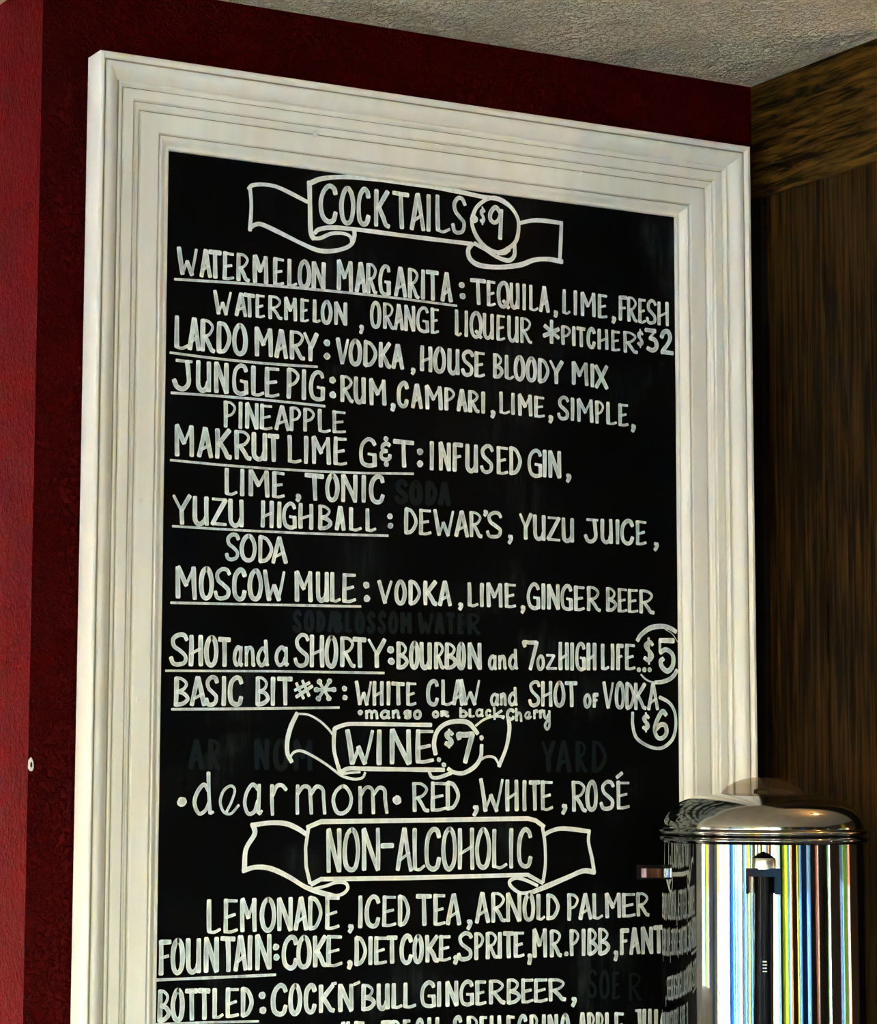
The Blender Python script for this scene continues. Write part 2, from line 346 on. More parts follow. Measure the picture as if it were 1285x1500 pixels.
# each row: glyph, left, right, foot, top, stroke weight; or a drawn line / dots
LETTERING = [
 ('banner outline around COCKTAILS', [
  ["~s",5.5,[[111.3,-35.0],[117.0,-29.5],[132.4,-26.8],[149.8,-27.5],[169.4,-33.3],[193.9,-42.1]]],
  ["~s",5.5,[[113.2,-33.0],[115.4,-55.4],[113.9,-87.7]]],
  ["~s",6.0,[[113.4,-85.3],[121.4,-79.5],[131.0,-78.5],[156.3,-86.4],[185.6,-96.6],[209.2,-103.1],[229.0,-102.3],[248.8,-96.3],[258.7,-89.0],[262.1,-78.7],[261.6,-71.5]]],
  ["~s",5.0,[[203.2,-88.5],[213.0,-87.1],[228.8,-79.5],[244.7,-77.5],[255.7,-80.3],[258.7,-88.1]]],
  ["~s",7.0,[[196.7,-16.1],[197.9,-46.1],[198.7,-72.9],[200.2,-83.5],[203.6,-88.8]]],
  ["~s",6.5,[[197.1,-17.9],[214.4,-9.7],[244.2,-3.9],[274.3,-1.6],[342.5,-0.9],[404.7,-2.6],[448.9,-5.8],[465.9,-6.3]]],
  ["~s",6.0,[[205.1,-81.2],[211.0,-76.1],[228.7,-71.8],[264.6,-70.3],[342.7,-71.0],[436.3,-71.3]]],
  ["~s",6.0,[[437.4,-35.0],[444.8,-20.3],[461.8,-7.5],[478.8,-6.2],[496.0,-14.5],[507.1,-28.3],[508.8,-43.1],[504.5,-60.4],[491.6,-72.0],[476.6,-78.2],[459.6,-74.0],[445.9,-62.8],[438.1,-48.8],[436.4,-37.0]]],
  ["~s",5.0,[[466.0,-6.3],[478.8,-7.5],[493.8,-13.8],[503.5,-21.2]]],
  ["~s",6.0,[[440.6,-69.9],[457.5,-76.5],[474.5,-84.4],[492.6,-87.7],[501.9,-80.3],[502.7,-66.2]]],
  ["~s",5.0,[[476.6,-80.1],[487.3,-78.0],[494.8,-72.6]]],
  ["~s",7.0,[[437.4,-70.8],[431.1,-80.1],[434.3,-91.8],[449.0,-98.6],[478.7,-98.1],[510.9,-91.9],[532.5,-83.1],[554.2,-79.6],[577.1,-80.7]]],
  ["~s",6.0,[[511.0,-35.0],[532.6,-29.2],[554.4,-27.8],[577.3,-28.1]]],["~p",6.0,[[576.2,-28.6],[575.0,-53.0],[573.4,-81.1]]],["~d",9.0,[439.7,-37.5]],
 ]),
 ('COCKTAILS $9', [
  ["C",209.7,238.0,-66.2,-16.2,1.15],["O",239.5,263.0,-65.4,-15.4,1.15],["C",264.4,285.2,-64.7,-14.7,1.15],["K",288.6,315.0,-63.8,-13.9,1.15],
  ["T",316.0,343.6,-63.0,-13.0,1.15],["A",342.6,366.9,-62.2,-12.3,1.15],["I",367.7,374.4,-61.7,-11.8,1.15],["L",379.3,405.8,-61.1,-11.1,1.15],
  ["S",404.7,429.3,-60.4,-10.4,1.15],["$",447.6,458.0,-44.8,-18.4,0.75],["9",460.1,486.3,-61.8,-16.1,1.1],
 ]),
 ('WATERMELON MARGARITA: TEQUILA, LIME, FRESH', [
  ["W",14.3,44.5,-154.2,-117.7,1.1],["A",45.5,62.7,-154.2,-117.7,1.1],["T",55.8,76.5,-154.2,-117.7,1.1],["E",75.6,94.5,-154.3,-117.8,1.1],
  ["R",94.2,115.5,-154.3,-117.8,1.1],["M",117.1,140.5,-154.3,-117.8,1.1],["E",145.3,163.7,-154.4,-117.8,1.1],["L",165.3,182.2,-154.4,-117.9,1.1],
  ["O",180.7,200.4,-154.4,-117.9,1.1],["N",199.8,222.1,-154.5,-117.9,1.1],["M",235.0,261.3,-152.6,-112.2,1.1],["A",262.9,279.7,-152.6,-112.3,1.1],
  ["R",278.3,297.1,-152.6,-112.3,1.1],["G",296.5,316.1,-152.6,-112.4,1.1],["A",319.8,339.7,-152.6,-112.4,1.1],["R",339.1,359.0,-152.6,-112.5,1.1],
  ["I",359.6,366.4,-152.6,-112.5,1.1],["T",365.8,387.5,-152.6,-112.5,1.1],["A",389.2,407.9,-152.5,-112.6,1.1],["~d",6.5,[421.2,-127.8]],
  ["~d",6.5,[422.5,-142.4]],["T",432.5,458.8,-152.2,-116.7,1.0],["E",458.4,474.7,-152.2,-116.7,1.0],["Q",474.7,496.1,-152.2,-116.7,1.0],
  ["U",494.3,510.6,-152.3,-116.6,1.0],["I",513.6,520.7,-152.3,-116.6,1.0],["L",523.5,541.2,-152.3,-116.6,1.0],["A",540.2,557.5,-152.3,-116.5,1.0],
  [",",562.5,570.7,-158.0,-146.8,1.0],["L",576.5,591.4,-152.3,-117.5,1.0],["I",595.1,600.6,-152.3,-117.8,1.0],["M",604.6,631.6,-152.3,-118.4,1.0],
  ["E",632.9,650.8,-152.4,-119.0,1.0],[",",654.6,664.0,-157.8,-146.4,1.0],["F",666.4,682.6,-153.0,-117.8,1.0],["R",679.9,699.5,-153.2,-118.2,1.0],
  ["E",698.4,713.6,-153.4,-118.7,1.0],["S",711.5,730.7,-153.6,-119.2,1.0],["H",730.2,750.3,-153.9,-119.8,1.0],["~p",3.4,[[12.1,-160.0],[413.5,-156.1]]],
 ]),
 ('WATERMELON, ORANGE LIQUEUR', [
  ["W",64.3,90.9,-199.0,-168.2,0.95],["A",94.2,111.3,-198.7,-167.9,0.95],["T",104.6,122.8,-198.6,-167.8,0.95],["E",121.8,137.1,-198.4,-167.7,0.95],
  ["R",138.7,161.8,-198.2,-167.5,0.95],["M",161.3,181.7,-197.9,-167.3,0.95],["E",184.6,198.8,-197.7,-167.1,0.95],["L",202.2,215.5,-197.5,-167.0,0.95],
  ["O",214.0,231.1,-197.3,-166.9,0.95],["N",232.3,253.1,-197.1,-166.7,0.95],[",",268.3,277.1,-206.0,-192.0,1.0],["O",284.8,301.7,-196.6,-161.5,0.95],
  ["R",302.8,322.0,-196.5,-161.6,0.95],["A",319.6,335.2,-196.4,-161.6,0.95],["N",334.6,352.6,-196.4,-161.7,0.95],["G",352.6,372.7,-196.3,-161.8,0.95],
  ["E",373.6,388.4,-196.2,-161.9,0.95],["L",410.0,422.5,-196.2,-161.0,0.95],["I",425.1,430.9,-196.3,-161.1,0.95],["Q",433.0,453.4,-196.5,-161.2,0.95],
  ["U",452.4,470.8,-196.6,-161.4,0.95],["E",473.1,489.2,-196.8,-161.5,0.95],["U",490.5,509.3,-197.0,-161.7,0.95],["R",509.8,530.6,-197.2,-161.9,0.95],
 ]),
 ('*PITCHER $32', [
  ["~p",6.0,[[560.2,-162.9],[560.1,-192.5]]],["~p",6.0,[[549.4,-170.4],[571.0,-185.0]]],["~p",6.0,[[548.0,-184.0],[571.1,-173.2]]],
  ["P",574.3,591.6,-194.1,-167.1,0.98],["I",591.8,598.9,-194.4,-167.0,0.98],["T",598.4,614.7,-194.6,-166.9,0.98],["C",615.4,630.2,-195.0,-166.7,0.98],
  ["H",632.6,650.9,-195.4,-166.6,0.98],["E",654.2,671.0,-195.8,-166.4,0.98],["R",672.8,699.6,-196.3,-166.3,0.98],["$",695.8,708.7,-188.3,-160.6,0.65],
  ["3",707.8,732.6,-192.0,-159.1,1.15],["2",733.2,758.4,-193.7,-159.1,1.15],
 ]),
 ('LARDO MARY: VODKA, HOUSE BLOODY MIX', [
  ["L",11.4,33.7,-247.3,-204.5,1.15],["A",30.5,48.6,-247.4,-205.2,1.15],["R",46.4,69.2,-247.6,-206.0,1.15],["D",69.2,90.7,-247.8,-206.9,1.15],
  ["O",90.4,112.8,-247.9,-207.8,1.15],["M",120.0,148.8,-247.0,-209.3,1.15],["A",149.2,168.9,-247.1,-209.4,1.15],["R",169.1,194.2,-247.1,-209.5,1.15],
  ["Y",188.5,211.8,-247.2,-209.6,1.15],["~d",7.0,[223.5,-221.5]],["~d",7.0,[223.7,-238.7]],["V",235.5,256.3,-247.9,-212.9,1.1],
  ["O",254.3,274.3,-247.7,-213.1,1.1],["D",274.7,296.9,-247.5,-213.3,1.1],["K",296.9,317.5,-247.3,-213.5,1.1],["A",316.5,335.8,-247.1,-213.7,1.1],
  [",",344.0,353.2,-252.9,-242.6,1.0],["H",358.4,377.7,-247.4,-212.9,1.1],["O",378.2,397.8,-247.6,-213.1,1.1],["U",399.0,418.8,-247.8,-213.3,1.1],
  ["S",419.6,440.9,-248.1,-213.6,1.1],["E",439.3,458.0,-248.3,-213.8,1.1],["B",467.7,485.3,-247.6,-214.0,1.1],["L",485.7,502.8,-247.7,-214.3,1.1],
  ["O",500.2,518.8,-247.9,-214.5,1.1],["O",518.8,537.1,-248.0,-214.7,1.1],["D",537.1,557.0,-248.2,-215.0,1.1],["Y",554.8,579.2,-248.3,-215.3,1.1],
  ["M",589.7,619.1,-247.3,-214.6,1.1],["I",621.3,627.5,-248.3,-215.6,1.1],["X",626.6,650.6,-249.0,-216.4,1.1],["~p",3.4,[[7.6,-252.1],[210.0,-253.4]]],
 ]),
 ('JUNGLE PIG: RUM, CAMPARI, LIME, SIMPLE,', [
  ["J",10.0,39.6,-298.3,-258.2,1.15],["U",41.5,63.9,-298.1,-258.3,1.15],["N",65.8,88.2,-298.0,-258.4,1.15],["G",90.6,114.7,-297.9,-258.4,1.15],
  ["L",116.2,137.8,-297.8,-258.5,1.15],["E",134.9,159.3,-297.7,-258.6,1.15],["P",165.7,186.4,-297.3,-257.7,1.15],["I",186.4,196.2,-297.3,-257.9,1.15],
  ["G",197.7,222.0,-297.4,-258.1,1.15],["~d",7.0,[231.8,-268.8]],["~d",7.0,[232.5,-287.7]],["R",241.4,263.6,-296.2,-261.1,1.1],
  ["U",261.8,280.5,-296.4,-261.5,1.1],["M",282.6,311.1,-296.8,-262.1,1.1],[",",314.8,323.3,-302.9,-290.5,1.1],["C",324.4,342.5,-296.6,-262.8,1.1],
  ["A",345.7,363.5,-296.5,-263.5,1.1],["M",364.5,393.7,-296.4,-264.2,1.1],["P",394.0,412.4,-296.2,-265.0,1.1],["A",413.4,430.5,-296.1,-265.6,1.1],
  ["R",429.7,449.6,-296.0,-266.1,1.1],["I",449.6,458.0,-295.9,-266.6,1.1],[",",463.5,473.4,-301.1,-289.0,1.1],["L",476.8,496.3,-294.3,-264.3,1.0],
  ["I",496.3,502.7,-294.5,-264.7,1.0],["M",505.5,530.9,-294.8,-265.2,1.0],["E",531.1,550.5,-295.1,-265.8,1.0],[",",553.1,563.2,-301.5,-289.2,1.1],
  ["S",567.9,588.3,-295.6,-263.5,1.05],["I",588.5,596.4,-295.9,-263.9,1.05],["M",597.7,627.4,-296.3,-264.5,1.05],["P",627.6,644.0,-296.9,-265.1,1.05],
  ["L",644.7,665.1,-297.3,-265.6,1.05],["E",664.5,683.7,-297.7,-266.1,1.05],[",",684.7,694.8,-304.7,-292.0,1.1],
  ["~p",3.4,[[9.7,-302.0],[221.1,-303.1]]],
 ]),
 ('PINEAPPLE', [
  ["P",79.5,98.7,-340.6,-306.0,1.0],["I",100.3,107.1,-340.2,-306.1,1.0],["N",108.8,129.5,-339.8,-306.2,1.0],["E",129.1,149.6,-339.3,-306.3,1.0],
  ["A",150.2,172.7,-338.7,-306.5,1.0],["P",170.6,188.8,-338.3,-306.6,1.0],["P",189.4,208.3,-337.8,-306.7,1.0],["L",209.8,231.4,-337.2,-306.9,1.0],
  ["E",230.2,253.1,-336.6,-307.0,1.0],
 ]),
 ('MAKRUT LIME G&T: INFUSED GIN,', [
  ["M",13.1,42.7,-380.3,-340.3,1.15],["A",44.9,67.6,-380.0,-340.9,1.15],["K",67.8,93.5,-379.7,-341.4,1.15],["R",93.6,121.0,-379.4,-342.0,1.15],
  ["U",118.7,141.4,-379.1,-342.5,1.15],["T",139.7,158.6,-378.9,-343.0,1.15],["L",167.1,190.5,-378.8,-343.2,1.1],["I",191.7,198.3,-378.5,-342.7,1.1],
  ["M",200.8,231.5,-378.2,-341.9,1.1],["E",232.5,255.1,-377.7,-340.9,1.1],["G",269.1,297.0,-377.4,-339.5,1.15],["&",299.6,318.1,-367.6,-343.1,0.95],
  ["~d",5.5,[309.3,-339.0]],["~d",5.5,[310.1,-371.6]],["T",318.1,351.5,-374.9,-338.4,1.15],["~d",7.0,[359.2,-352.4]],["~d",7.0,[359.3,-368.2]],
  ["I",373.1,380.1,-375.6,-337.4,1.12],["N",385.9,406.3,-375.5,-337.2,1.12],["F",406.5,424.9,-375.3,-337.1,1.12],["U",426.0,446.8,-375.2,-337.0,1.12],
  ["S",448.1,470.8,-375.0,-336.8,1.12],["E",472.7,493.4,-374.9,-336.6,1.12],["D",492.3,513.1,-374.7,-336.5,1.12],["G",521.0,545.4,-375.1,-337.6,1.1],
  ["I",544.5,552.1,-374.9,-337.6,1.1],["N",553.2,575.7,-374.7,-337.6,1.1],[",",579.7,591.5,-379.4,-365.8,1.1],["~p",3.4,[[10.1,-385.3],[349.6,-381.7]]],
 ]),
 ('LIME, TONIC', [
  ["L",81.6,102.2,-424.6,-389.8,1.1],["I",103.2,111.1,-424.5,-389.8,1.1],["M",113.6,145.7,-424.5,-390.0,1.1],["E",146.5,167.8,-424.4,-390.1,1.1],
  [",",179.3,189.7,-427.4,-416.1,1.1],["T",191.5,222.1,-424.8,-389.7,1.12],["O",222.1,243.0,-424.4,-388.8,1.12],["N",243.6,269.7,-424.0,-387.9,1.12],
  ["I",272.9,282.0,-423.7,-387.1,1.12],["C",284.8,308.0,-423.4,-386.4,1.12],
 ]),
 ("YUZU HIGHBALL: DEWAR'S, YUZU JUICE,", [
  ["Y",11.7,40.0,-464.2,-426.7,1.1],["U",39.3,63.2,-463.9,-427.2,1.1],["Z",63.9,88.4,-463.6,-427.8,1.1],["U",87.7,110.4,-463.4,-428.3,1.1],
  ["H",132.0,151.5,-462.6,-427.6,1.08],["I",155.3,161.8,-462.3,-427.9,1.08],["G",161.6,183.5,-462.1,-428.1,1.08],["H",184.1,206.8,-461.7,-428.4,1.08],
  ["B",211.3,233.5,-461.2,-428.8,1.08],["A",236.3,252.0,-460.9,-429.2,1.08],["L",254.7,276.3,-460.5,-429.5,1.08],["L",278.9,297.2,-460.1,-429.8,1.08],
  ["~d",6.0,[315.6,-438.7]],["~d",6.0,[316.3,-450.8]],["D",335.4,356.6,-460.7,-426.1,1.05],["E",356.2,378.0,-460.6,-425.9,1.05],
  ["W",378.0,412.1,-460.4,-425.7,1.05],["A",410.5,432.6,-460.3,-425.5,1.05],["R",431.6,453.9,-460.2,-425.4,1.05],[",",452.0,462.3,-431.7,-421.9,0.9],
  ["S",457.2,484.3,-459.7,-423.9,1.05],[",",488.9,500.7,-466.3,-451.5,1.0],["Y",507.3,530.1,-459.1,-423.6,1.05],["U",529.2,550.4,-459.3,-424.5,1.05],
  ["Z",550.6,574.1,-459.5,-425.5,1.05],["U",573.9,595.2,-459.7,-426.4,1.05],["J",609.1,634.4,-458.9,-425.0,1.05],["U",635.5,656.4,-458.6,-424.6,1.05],
  ["I",659.3,667.3,-458.4,-424.3,1.05],["C",667.5,690.0,-458.2,-424.1,1.05],["E",691.4,712.0,-457.9,-423.7,1.05],[",",719.2,731.7,-464.7,-450.8,1.0],
  ["~p",3.2,[[14.1,-466.5],[312.9,-463.7]]],
 ]),
 ('SODA', [
  ["S",84.1,106.0,-505.7,-471.4,1.02],["O",104.5,127.9,-506.0,-471.6,1.02],["D",128.7,151.5,-506.4,-471.9,1.02],["A",147.7,171.4,-506.7,-472.2,1.02],
 ]),
 ('MOSCOW MULE: VODKA, LIME, GINGER BEER', [
  ["M",17.3,48.9,-555.6,-514.9,1.12],["O",49.8,70.3,-555.2,-514.7,1.12],["S",69.2,94.6,-554.8,-514.6,1.12],["C",94.4,114.9,-554.5,-514.5,1.12],
  ["O",115.6,137.2,-554.2,-514.4,1.12],["W",135.9,169.0,-553.8,-514.3,1.12],["M",178.8,207.5,-553.2,-514.1,1.12],["U",209.7,229.5,-552.6,-513.9,1.12],
  ["L",229.1,247.1,-552.2,-513.8,1.12],["E",245.9,269.5,-551.8,-513.7,1.12],["~d",7.0,[281.8,-528.4]],["~d",7.0,[282.9,-545.5]],
  ["V",297.3,321.3,-551.6,-520.6,1.08],["O",321.9,340.4,-551.6,-520.0,1.08],["D",341.8,361.6,-551.5,-519.4,1.08],["K",363.2,386.8,-551.5,-518.7,1.08],
  ["A",386.4,407.3,-551.5,-518.0,1.08],[",",414.5,425.0,-556.1,-544.4,1.05],["L",428.8,448.3,-550.8,-518.7,1.08],["I",447.8,456.0,-550.7,-518.3,1.08],
  ["M",457.2,484.2,-550.6,-517.7,1.08],["E",484.8,505.7,-550.4,-517.0,1.08],[",",508.8,519.1,-557.1,-544.6,1.05],["G",519.4,541.5,-550.7,-515.7,1.08],
  ["I",541.3,550.1,-550.7,-515.8,1.08],["N",550.3,572.2,-550.6,-515.9,1.08],["G",571.6,592.3,-550.6,-516.1,1.08],["E",592.3,612.3,-550.5,-516.2,1.08],
  ["R",611.9,637.5,-550.4,-516.4,1.08],["B",643.2,662.6,-549.8,-516.4,1.05],["E",661.7,679.9,-550.2,-516.8,1.05],["E",677.2,697.7,-550.5,-517.1,1.05],
  ["R",695.7,723.5,-550.9,-517.6,1.05],["~p",3.2,[[13.2,-560.5],[274.1,-555.9]]],
 ]),
 ('SHOT and a SHORTY: BOURBON and 7oz HIGH LIFE...', [
  ["S",11.2,39.0,-637.6,-597.3,1.12],["H",37.2,57.4,-637.3,-598.2,1.12],["O",58.3,77.6,-637.1,-599.1,1.12],["T",75.5,94.9,-636.9,-599.8,1.12],
  ["a",96.5,111.8,-636.4,-610.2,1.0],["n",111.4,128.7,-636.4,-610.4,1.0],["d",128.3,148.0,-635.9,-601.3,1.0],["a",152.9,174.7,-635.0,-609.2,1.0],
  ["S",179.2,203.4,-634.9,-592.9,1.12],["H",201.7,223.7,-634.6,-593.4,1.12],["O",222.9,242.6,-634.4,-593.9,1.12],["R",243.4,268.3,-634.1,-594.5,1.12],
  ["T",261.6,283.4,-633.9,-594.9,1.12],["Y",282.1,312.2,-633.6,-595.5,1.12],["~d",7.5,[317.3,-609.7]],["~d",7.5,[318.4,-624.3]],
  ["B",324.5,344.0,-634.0,-598.8,1.15],["O",344.0,359.5,-633.7,-598.5,1.15],["U",358.7,377.9,-633.5,-598.3,1.15],["R",379.6,397.7,-633.2,-597.9,1.15],
  ["B",395.2,415.5,-632.9,-597.7,1.15],["O",413.7,427.9,-632.7,-597.4,1.15],["N",429.1,452.7,-632.4,-597.1,1.15],["a",460.6,475.6,-632.3,-612.1,0.95],
  ["n",475.2,490.3,-631.6,-612.1,0.95],["d",490.9,508.2,-631.2,-602.8,0.95],["7",512.1,538.0,-630.9,-591.3,1.05],["o",534.5,548.2,-630.9,-610.2,0.95],
  ["z",547.7,568.5,-630.5,-608.6,0.95],["H",568.7,585.5,-630.1,-592.4,1.1],["I",586.4,594.2,-629.9,-592.2,1.1],["G",594.4,612.2,-629.7,-592.1,1.1],
  ["H",612.4,629.0,-629.4,-591.9,1.1],["L",634.6,650.4,-628.6,-592.8,1.1],["I",650.0,658.1,-628.3,-592.4,1.1],["F",659.4,672.9,-628.0,-592.1,1.1],
  ["E",672.7,692.4,-627.7,-591.6,1.1],["~d",5.0,[696.3,-626.2]],["~d",5.0,[705.2,-626.2]],["~d",5.0,[713.5,-626.0]],
  ["~p",3.2,[[7.8,-643.4],[151.8,-640.8],[308.0,-639.5]]],
 ]),
 ('$5 inside a broken ring', [
  ["$",701.6,722.7,-620.3,-581.1,1.0],["5",725.1,756.4,-628.9,-582.5,1.25],
  ["~s",7.0,[[694.4,-586.8],[700.1,-579.2],[714.7,-569.8],[732.7,-566.6],[746.2,-568.3],[757.0,-573.2]]],
  ["~s",1.2,[[739.4,-570.6],[750.6,-576.2],[759.6,-586.9]]],["~s",2.5,[[699.6,-632.7],[707.3,-639.0],[717.3,-642.5],[727.4,-642.8]]],
  ["~s",6.0,[[722.9,-642.9],[734.2,-641.8],[745.4,-638.2],[753.4,-632.4],[758.0,-625.7]]],
 ]),
 ('BASIC BIT#*: WHITE CLAW and SHOT OF VODKA', [
  ["B",17.5,40.5,-686.6,-650.0,1.12],["A",39.7,62.5,-686.0,-649.3,1.12],["S",59.0,79.5,-685.6,-648.7,1.12],["I",81.2,89.4,-685.2,-648.2,1.12],
  ["C",90.5,111.7,-684.8,-647.7,1.12],["B",126.9,148.5,-684.5,-647.3,1.12],["I",149.2,155.1,-683.8,-647.1,1.12],["T",156.2,180.4,-683.0,-646.9,1.12],
  ["~p",4.5,[[184.5,-655.2],[194.3,-673.6]]],["~p",4.5,[[192.8,-651.9],[202.0,-670.4]]],["~p",4.5,[[182.3,-663.8],[202.4,-654.0]]],
  ["~p",4.5,[[184.3,-672.1],[206.3,-658.2]]],["~p",4.5,[[215.9,-652.0],[230.0,-672.5]]],["~p",4.5,[[231.4,-651.1],[215.1,-673.9]]],
  ["~p",4.5,[[212.1,-662.6],[236.7,-661.8]]],["~d",5.5,[216.5,-652.5]],["~d",5.5,[230.4,-651.6]],["~d",5.5,[236.7,-661.8]],["~d",5.5,[229.6,-673.0]],
  ["~d",5.5,[215.1,-673.6]],["~d",5.5,[212.1,-662.6]],["~d",5.5,[251.6,-660.4]],["~d",5.5,[252.5,-671.7]],["W",266.0,291.8,-681.5,-649.8,1.0],
  ["H",291.0,308.2,-681.2,-649.9,1.0],["I",310.8,318.1,-680.9,-649.9,1.0],["T",317.4,338.9,-680.7,-650.0,1.0],["E",338.7,356.6,-680.4,-650.1,1.0],
  ["C",368.9,388.0,-680.3,-646.4,1.0],["L",389.8,410.4,-679.6,-645.8,1.0],["A",407.6,424.8,-679.2,-645.3,1.0],["W",418.2,451.0,-678.6,-644.7,1.0],
  ["a",463.3,478.7,-678.9,-661.9,0.9],["n",477.8,490.2,-678.5,-661.6,0.9],["d",490.8,507.6,-678.7,-653.1,0.9],["S",521.7,542.1,-678.6,-644.5,1.0],
  ["H",541.2,560.2,-678.5,-644.3,1.0],["O",560.8,579.5,-678.5,-644.0,1.0],["T",577.5,599.5,-678.4,-643.7,1.0],["o",607.3,620.5,-678.9,-659.9,0.95],
  ["F",621.8,632.5,-678.7,-659.1,0.95],["V",637.1,657.3,-679.3,-643.2,1.0],["O",656.9,673.8,-679.7,-643.3,1.0],["D",673.4,689.8,-680.0,-643.4,1.0],
  ["K",686.7,709.3,-680.4,-643.5,1.0],["A",708.9,728.8,-680.8,-643.6,1.0],["~p",3.2,[[16.3,-690.1],[87.4,-688.6],[153.2,-686.9],[244.3,-684.4]]],
 ]),
 ('mango or black cherry', [
  ["~d",5.5,[274.2,-690.1]],["m",279.9,301.2,-698.8,-686.6,0.85],["a",302.0,318.3,-698.1,-686.3,0.85],["n",318.3,332.6,-697.6,-686.0,0.85],
  ["g",335.8,348.7,-697.4,-685.8,0.85],["o",350.3,363.2,-697.5,-685.6,0.85],["o",377.7,388.7,-695.4,-686.2,0.8],["R",389.3,404.4,-694.2,-685.5,0.8],
  ["b",417.2,431.6,-694.8,-680.9,0.8],["L",431.2,442.3,-694.3,-682.5,0.8],["a",441.5,455.8,-693.4,-682.3,0.8],["c",456.0,466.8,-693.6,-682.7,0.8],
  ["k",466.8,487.0,-697.0,-679.7,0.8],["C",488.0,501.8,-696.8,-682.1,0.8],["h",501.0,514.4,-699.2,-680.4,0.8],["e",515.3,528.4,-695.7,-684.5,0.8],
  ["r",528.8,538.8,-695.2,-682.5,0.8],["r",537.9,548.3,-694.5,-682.4,0.8],["y",543.6,558.5,-709.8,-682.3,0.8],
 ]),
 ('$6 inside a hand-drawn ring', [
  ["$",699.2,714.4,-710.8,-682.6,0.85],["6",717.0,744.1,-719.6,-679.5,1.15],
  ["~s",5.0,[[729.5,-662.7],[745.1,-669.9],[754.0,-682.9],[755.4,-701.5],[750.2,-718.3],[737.8,-728.7],[724.3,-731.6],[706.5,-727.1],[691.1,-717.1],[685.7,-700.5],[685.8,-684.2]]],
 ]),
 ('banner outline around WINE', [
  ["~s",6.5,[[185.7,-692.8],[177.3,-709.0],[172.6,-726.2],[172.8,-742.0],[178.5,-752.4]]],
  ["~s",3.0,[[183.8,-693.0],[200.7,-693.9],[215.6,-700.5],[227.6,-709.7],[235.1,-717.8]]],
  ["~s",3.6,[[176.9,-746.5],[182.0,-740.8],[192.3,-739.2],[208.6,-745.7],[226.5,-755.5],[245.9,-768.3],[256.4,-772.2],[268.4,-774.0],[278.2,-771.9],[281.7,-765.9]]],
  ["~s",5.8,[[238.3,-710.6],[237.1,-725.5],[238.3,-741.5],[245.9,-765.3]]],
  ["~s",5.5,[[238.3,-710.6],[253.0,-705.8],[271.0,-704.5],[345.0,-704.6],[376.8,-704.5]]],
  ["~s",6.0,[[248.1,-764.7],[259.3,-760.6],[281.9,-760.9],[345.2,-761.6],[395.6,-761.8]]],["~p",3.0,[[247.4,-767.7],[260.9,-765.9],[274.4,-765.2]]],
  ["~s",6.5,[[383.3,-741.6],[381.0,-727.9],[385.6,-712.8],[397.8,-702.9],[416.2,-699.2],[432.6,-701.6],[445.4,-714.5]]],["~d",5.0,[451.4,-720.1]],
  ["~d",5.0,[388.3,-748.8]],["~d",5.0,[395.5,-755.5]],["~p",5.0,[[451.6,-718.7],[451.2,-722.2]]],
  ["~s",6.0,[[451.6,-729.9],[450.1,-745.1],[440.9,-757.6],[424.4,-765.8],[410.1,-764.8],[402.0,-760.4]]],
  ["~s",5.0,[[374.2,-764.9],[378.1,-771.1],[387.8,-771.6],[406.1,-765.9]]],["~s",3.6,[[442.9,-704.5],[455.3,-696.5],[469.9,-692.2],[485.5,-692.5]]],
  ["~s",6.0,[[491.8,-693.6],[493.4,-708.9],[488.6,-732.3],[477.7,-756.5]]],["~s",3.4,[[449.5,-749.0],[459.5,-744.5],[470.9,-745.8],[478.1,-755.6]]],
 ]),
 ('WINE $7', [
  ["W",251.4,295.5,-756.5,-711.0,1.35],["I",297.0,306.2,-756.4,-710.7,1.35],["N",314.5,349.8,-755.4,-710.3,1.3],["E",352.1,383.0,-754.3,-709.9,1.3],
  ["$",394.4,411.5,-735.1,-708.2,1.0],["7",412.7,441.3,-754.1,-712.4,1.35],
 ]),
 ('dear mom: RED, WHITE, ROSÉ', [
  ["~d",9.5,[31.4,-802.3]],["~d",9.5,[327.8,-800.4]],["d",44.6,76.1,-818.6,-764.3,1.05],["e",78.8,109.6,-818.3,-781.0,1.05],
  ["a",111.6,140.6,-818.9,-779.3,1.05],["r",146.9,174.6,-819.5,-779.7,1.05],["m",181.5,229.0,-818.7,-780.8,1.05],["o",233.8,265.3,-818.4,-781.3,1.05],
  ["m",269.6,316.5,-818.1,-781.9,1.05],["R",347.2,376.1,-816.0,-777.4,1.1],["E",373.6,401.4,-814.8,-776.7,1.1],["D",396.9,420.0,-813.7,-776.1,1.1],
  [",",435.3,449.0,-821.7,-804.5,1.1],["W",446.1,485.7,-815.7,-772.5,1.1],["H",486.3,507.4,-815.2,-773.3,1.1],["I",511.2,521.1,-815.0,-773.9,1.1],
  ["T",521.1,541.5,-814.7,-774.3,1.1],["E",539.5,561.5,-814.5,-774.8,1.1],[",",570.0,583.3,-819.8,-803.5,1.1],["R",586.4,613.5,-816.6,-775.2,1.1],
  ["O",609.6,629.7,-815.6,-775.1,1.1],["S",631.5,657.2,-814.4,-775.1,1.1],["E",657.2,681.5,-813.1,-775.0,1.1],
  ["~p",5.0,[[659.5,-770.7],[668.0,-764.9]]],
 ]),
 ('banner outline around NON-ALCOHOLIC', [
  ["~s",6.5,[[124.9,-830.8],[150.8,-827.9],[171.8,-829.2],[187.6,-835.2],[199.6,-842.3]]],
  ["~s",7.0,[[127.5,-831.7],[128.9,-841.8],[117.5,-860.4],[115.7,-886.4]]],
  ["~s",6.5,[[113.9,-886.4],[130.7,-882.0],[151.4,-884.1],[175.0,-893.9],[198.8,-907.2],[220.1,-914.6],[241.4,-919.8]]],
  ["~s",4.5,[[233.4,-919.6],[249.4,-917.5],[257.9,-910.6],[254.7,-903.4],[241.3,-902.5],[228.0,-906.5],[212.1,-909.8]]],
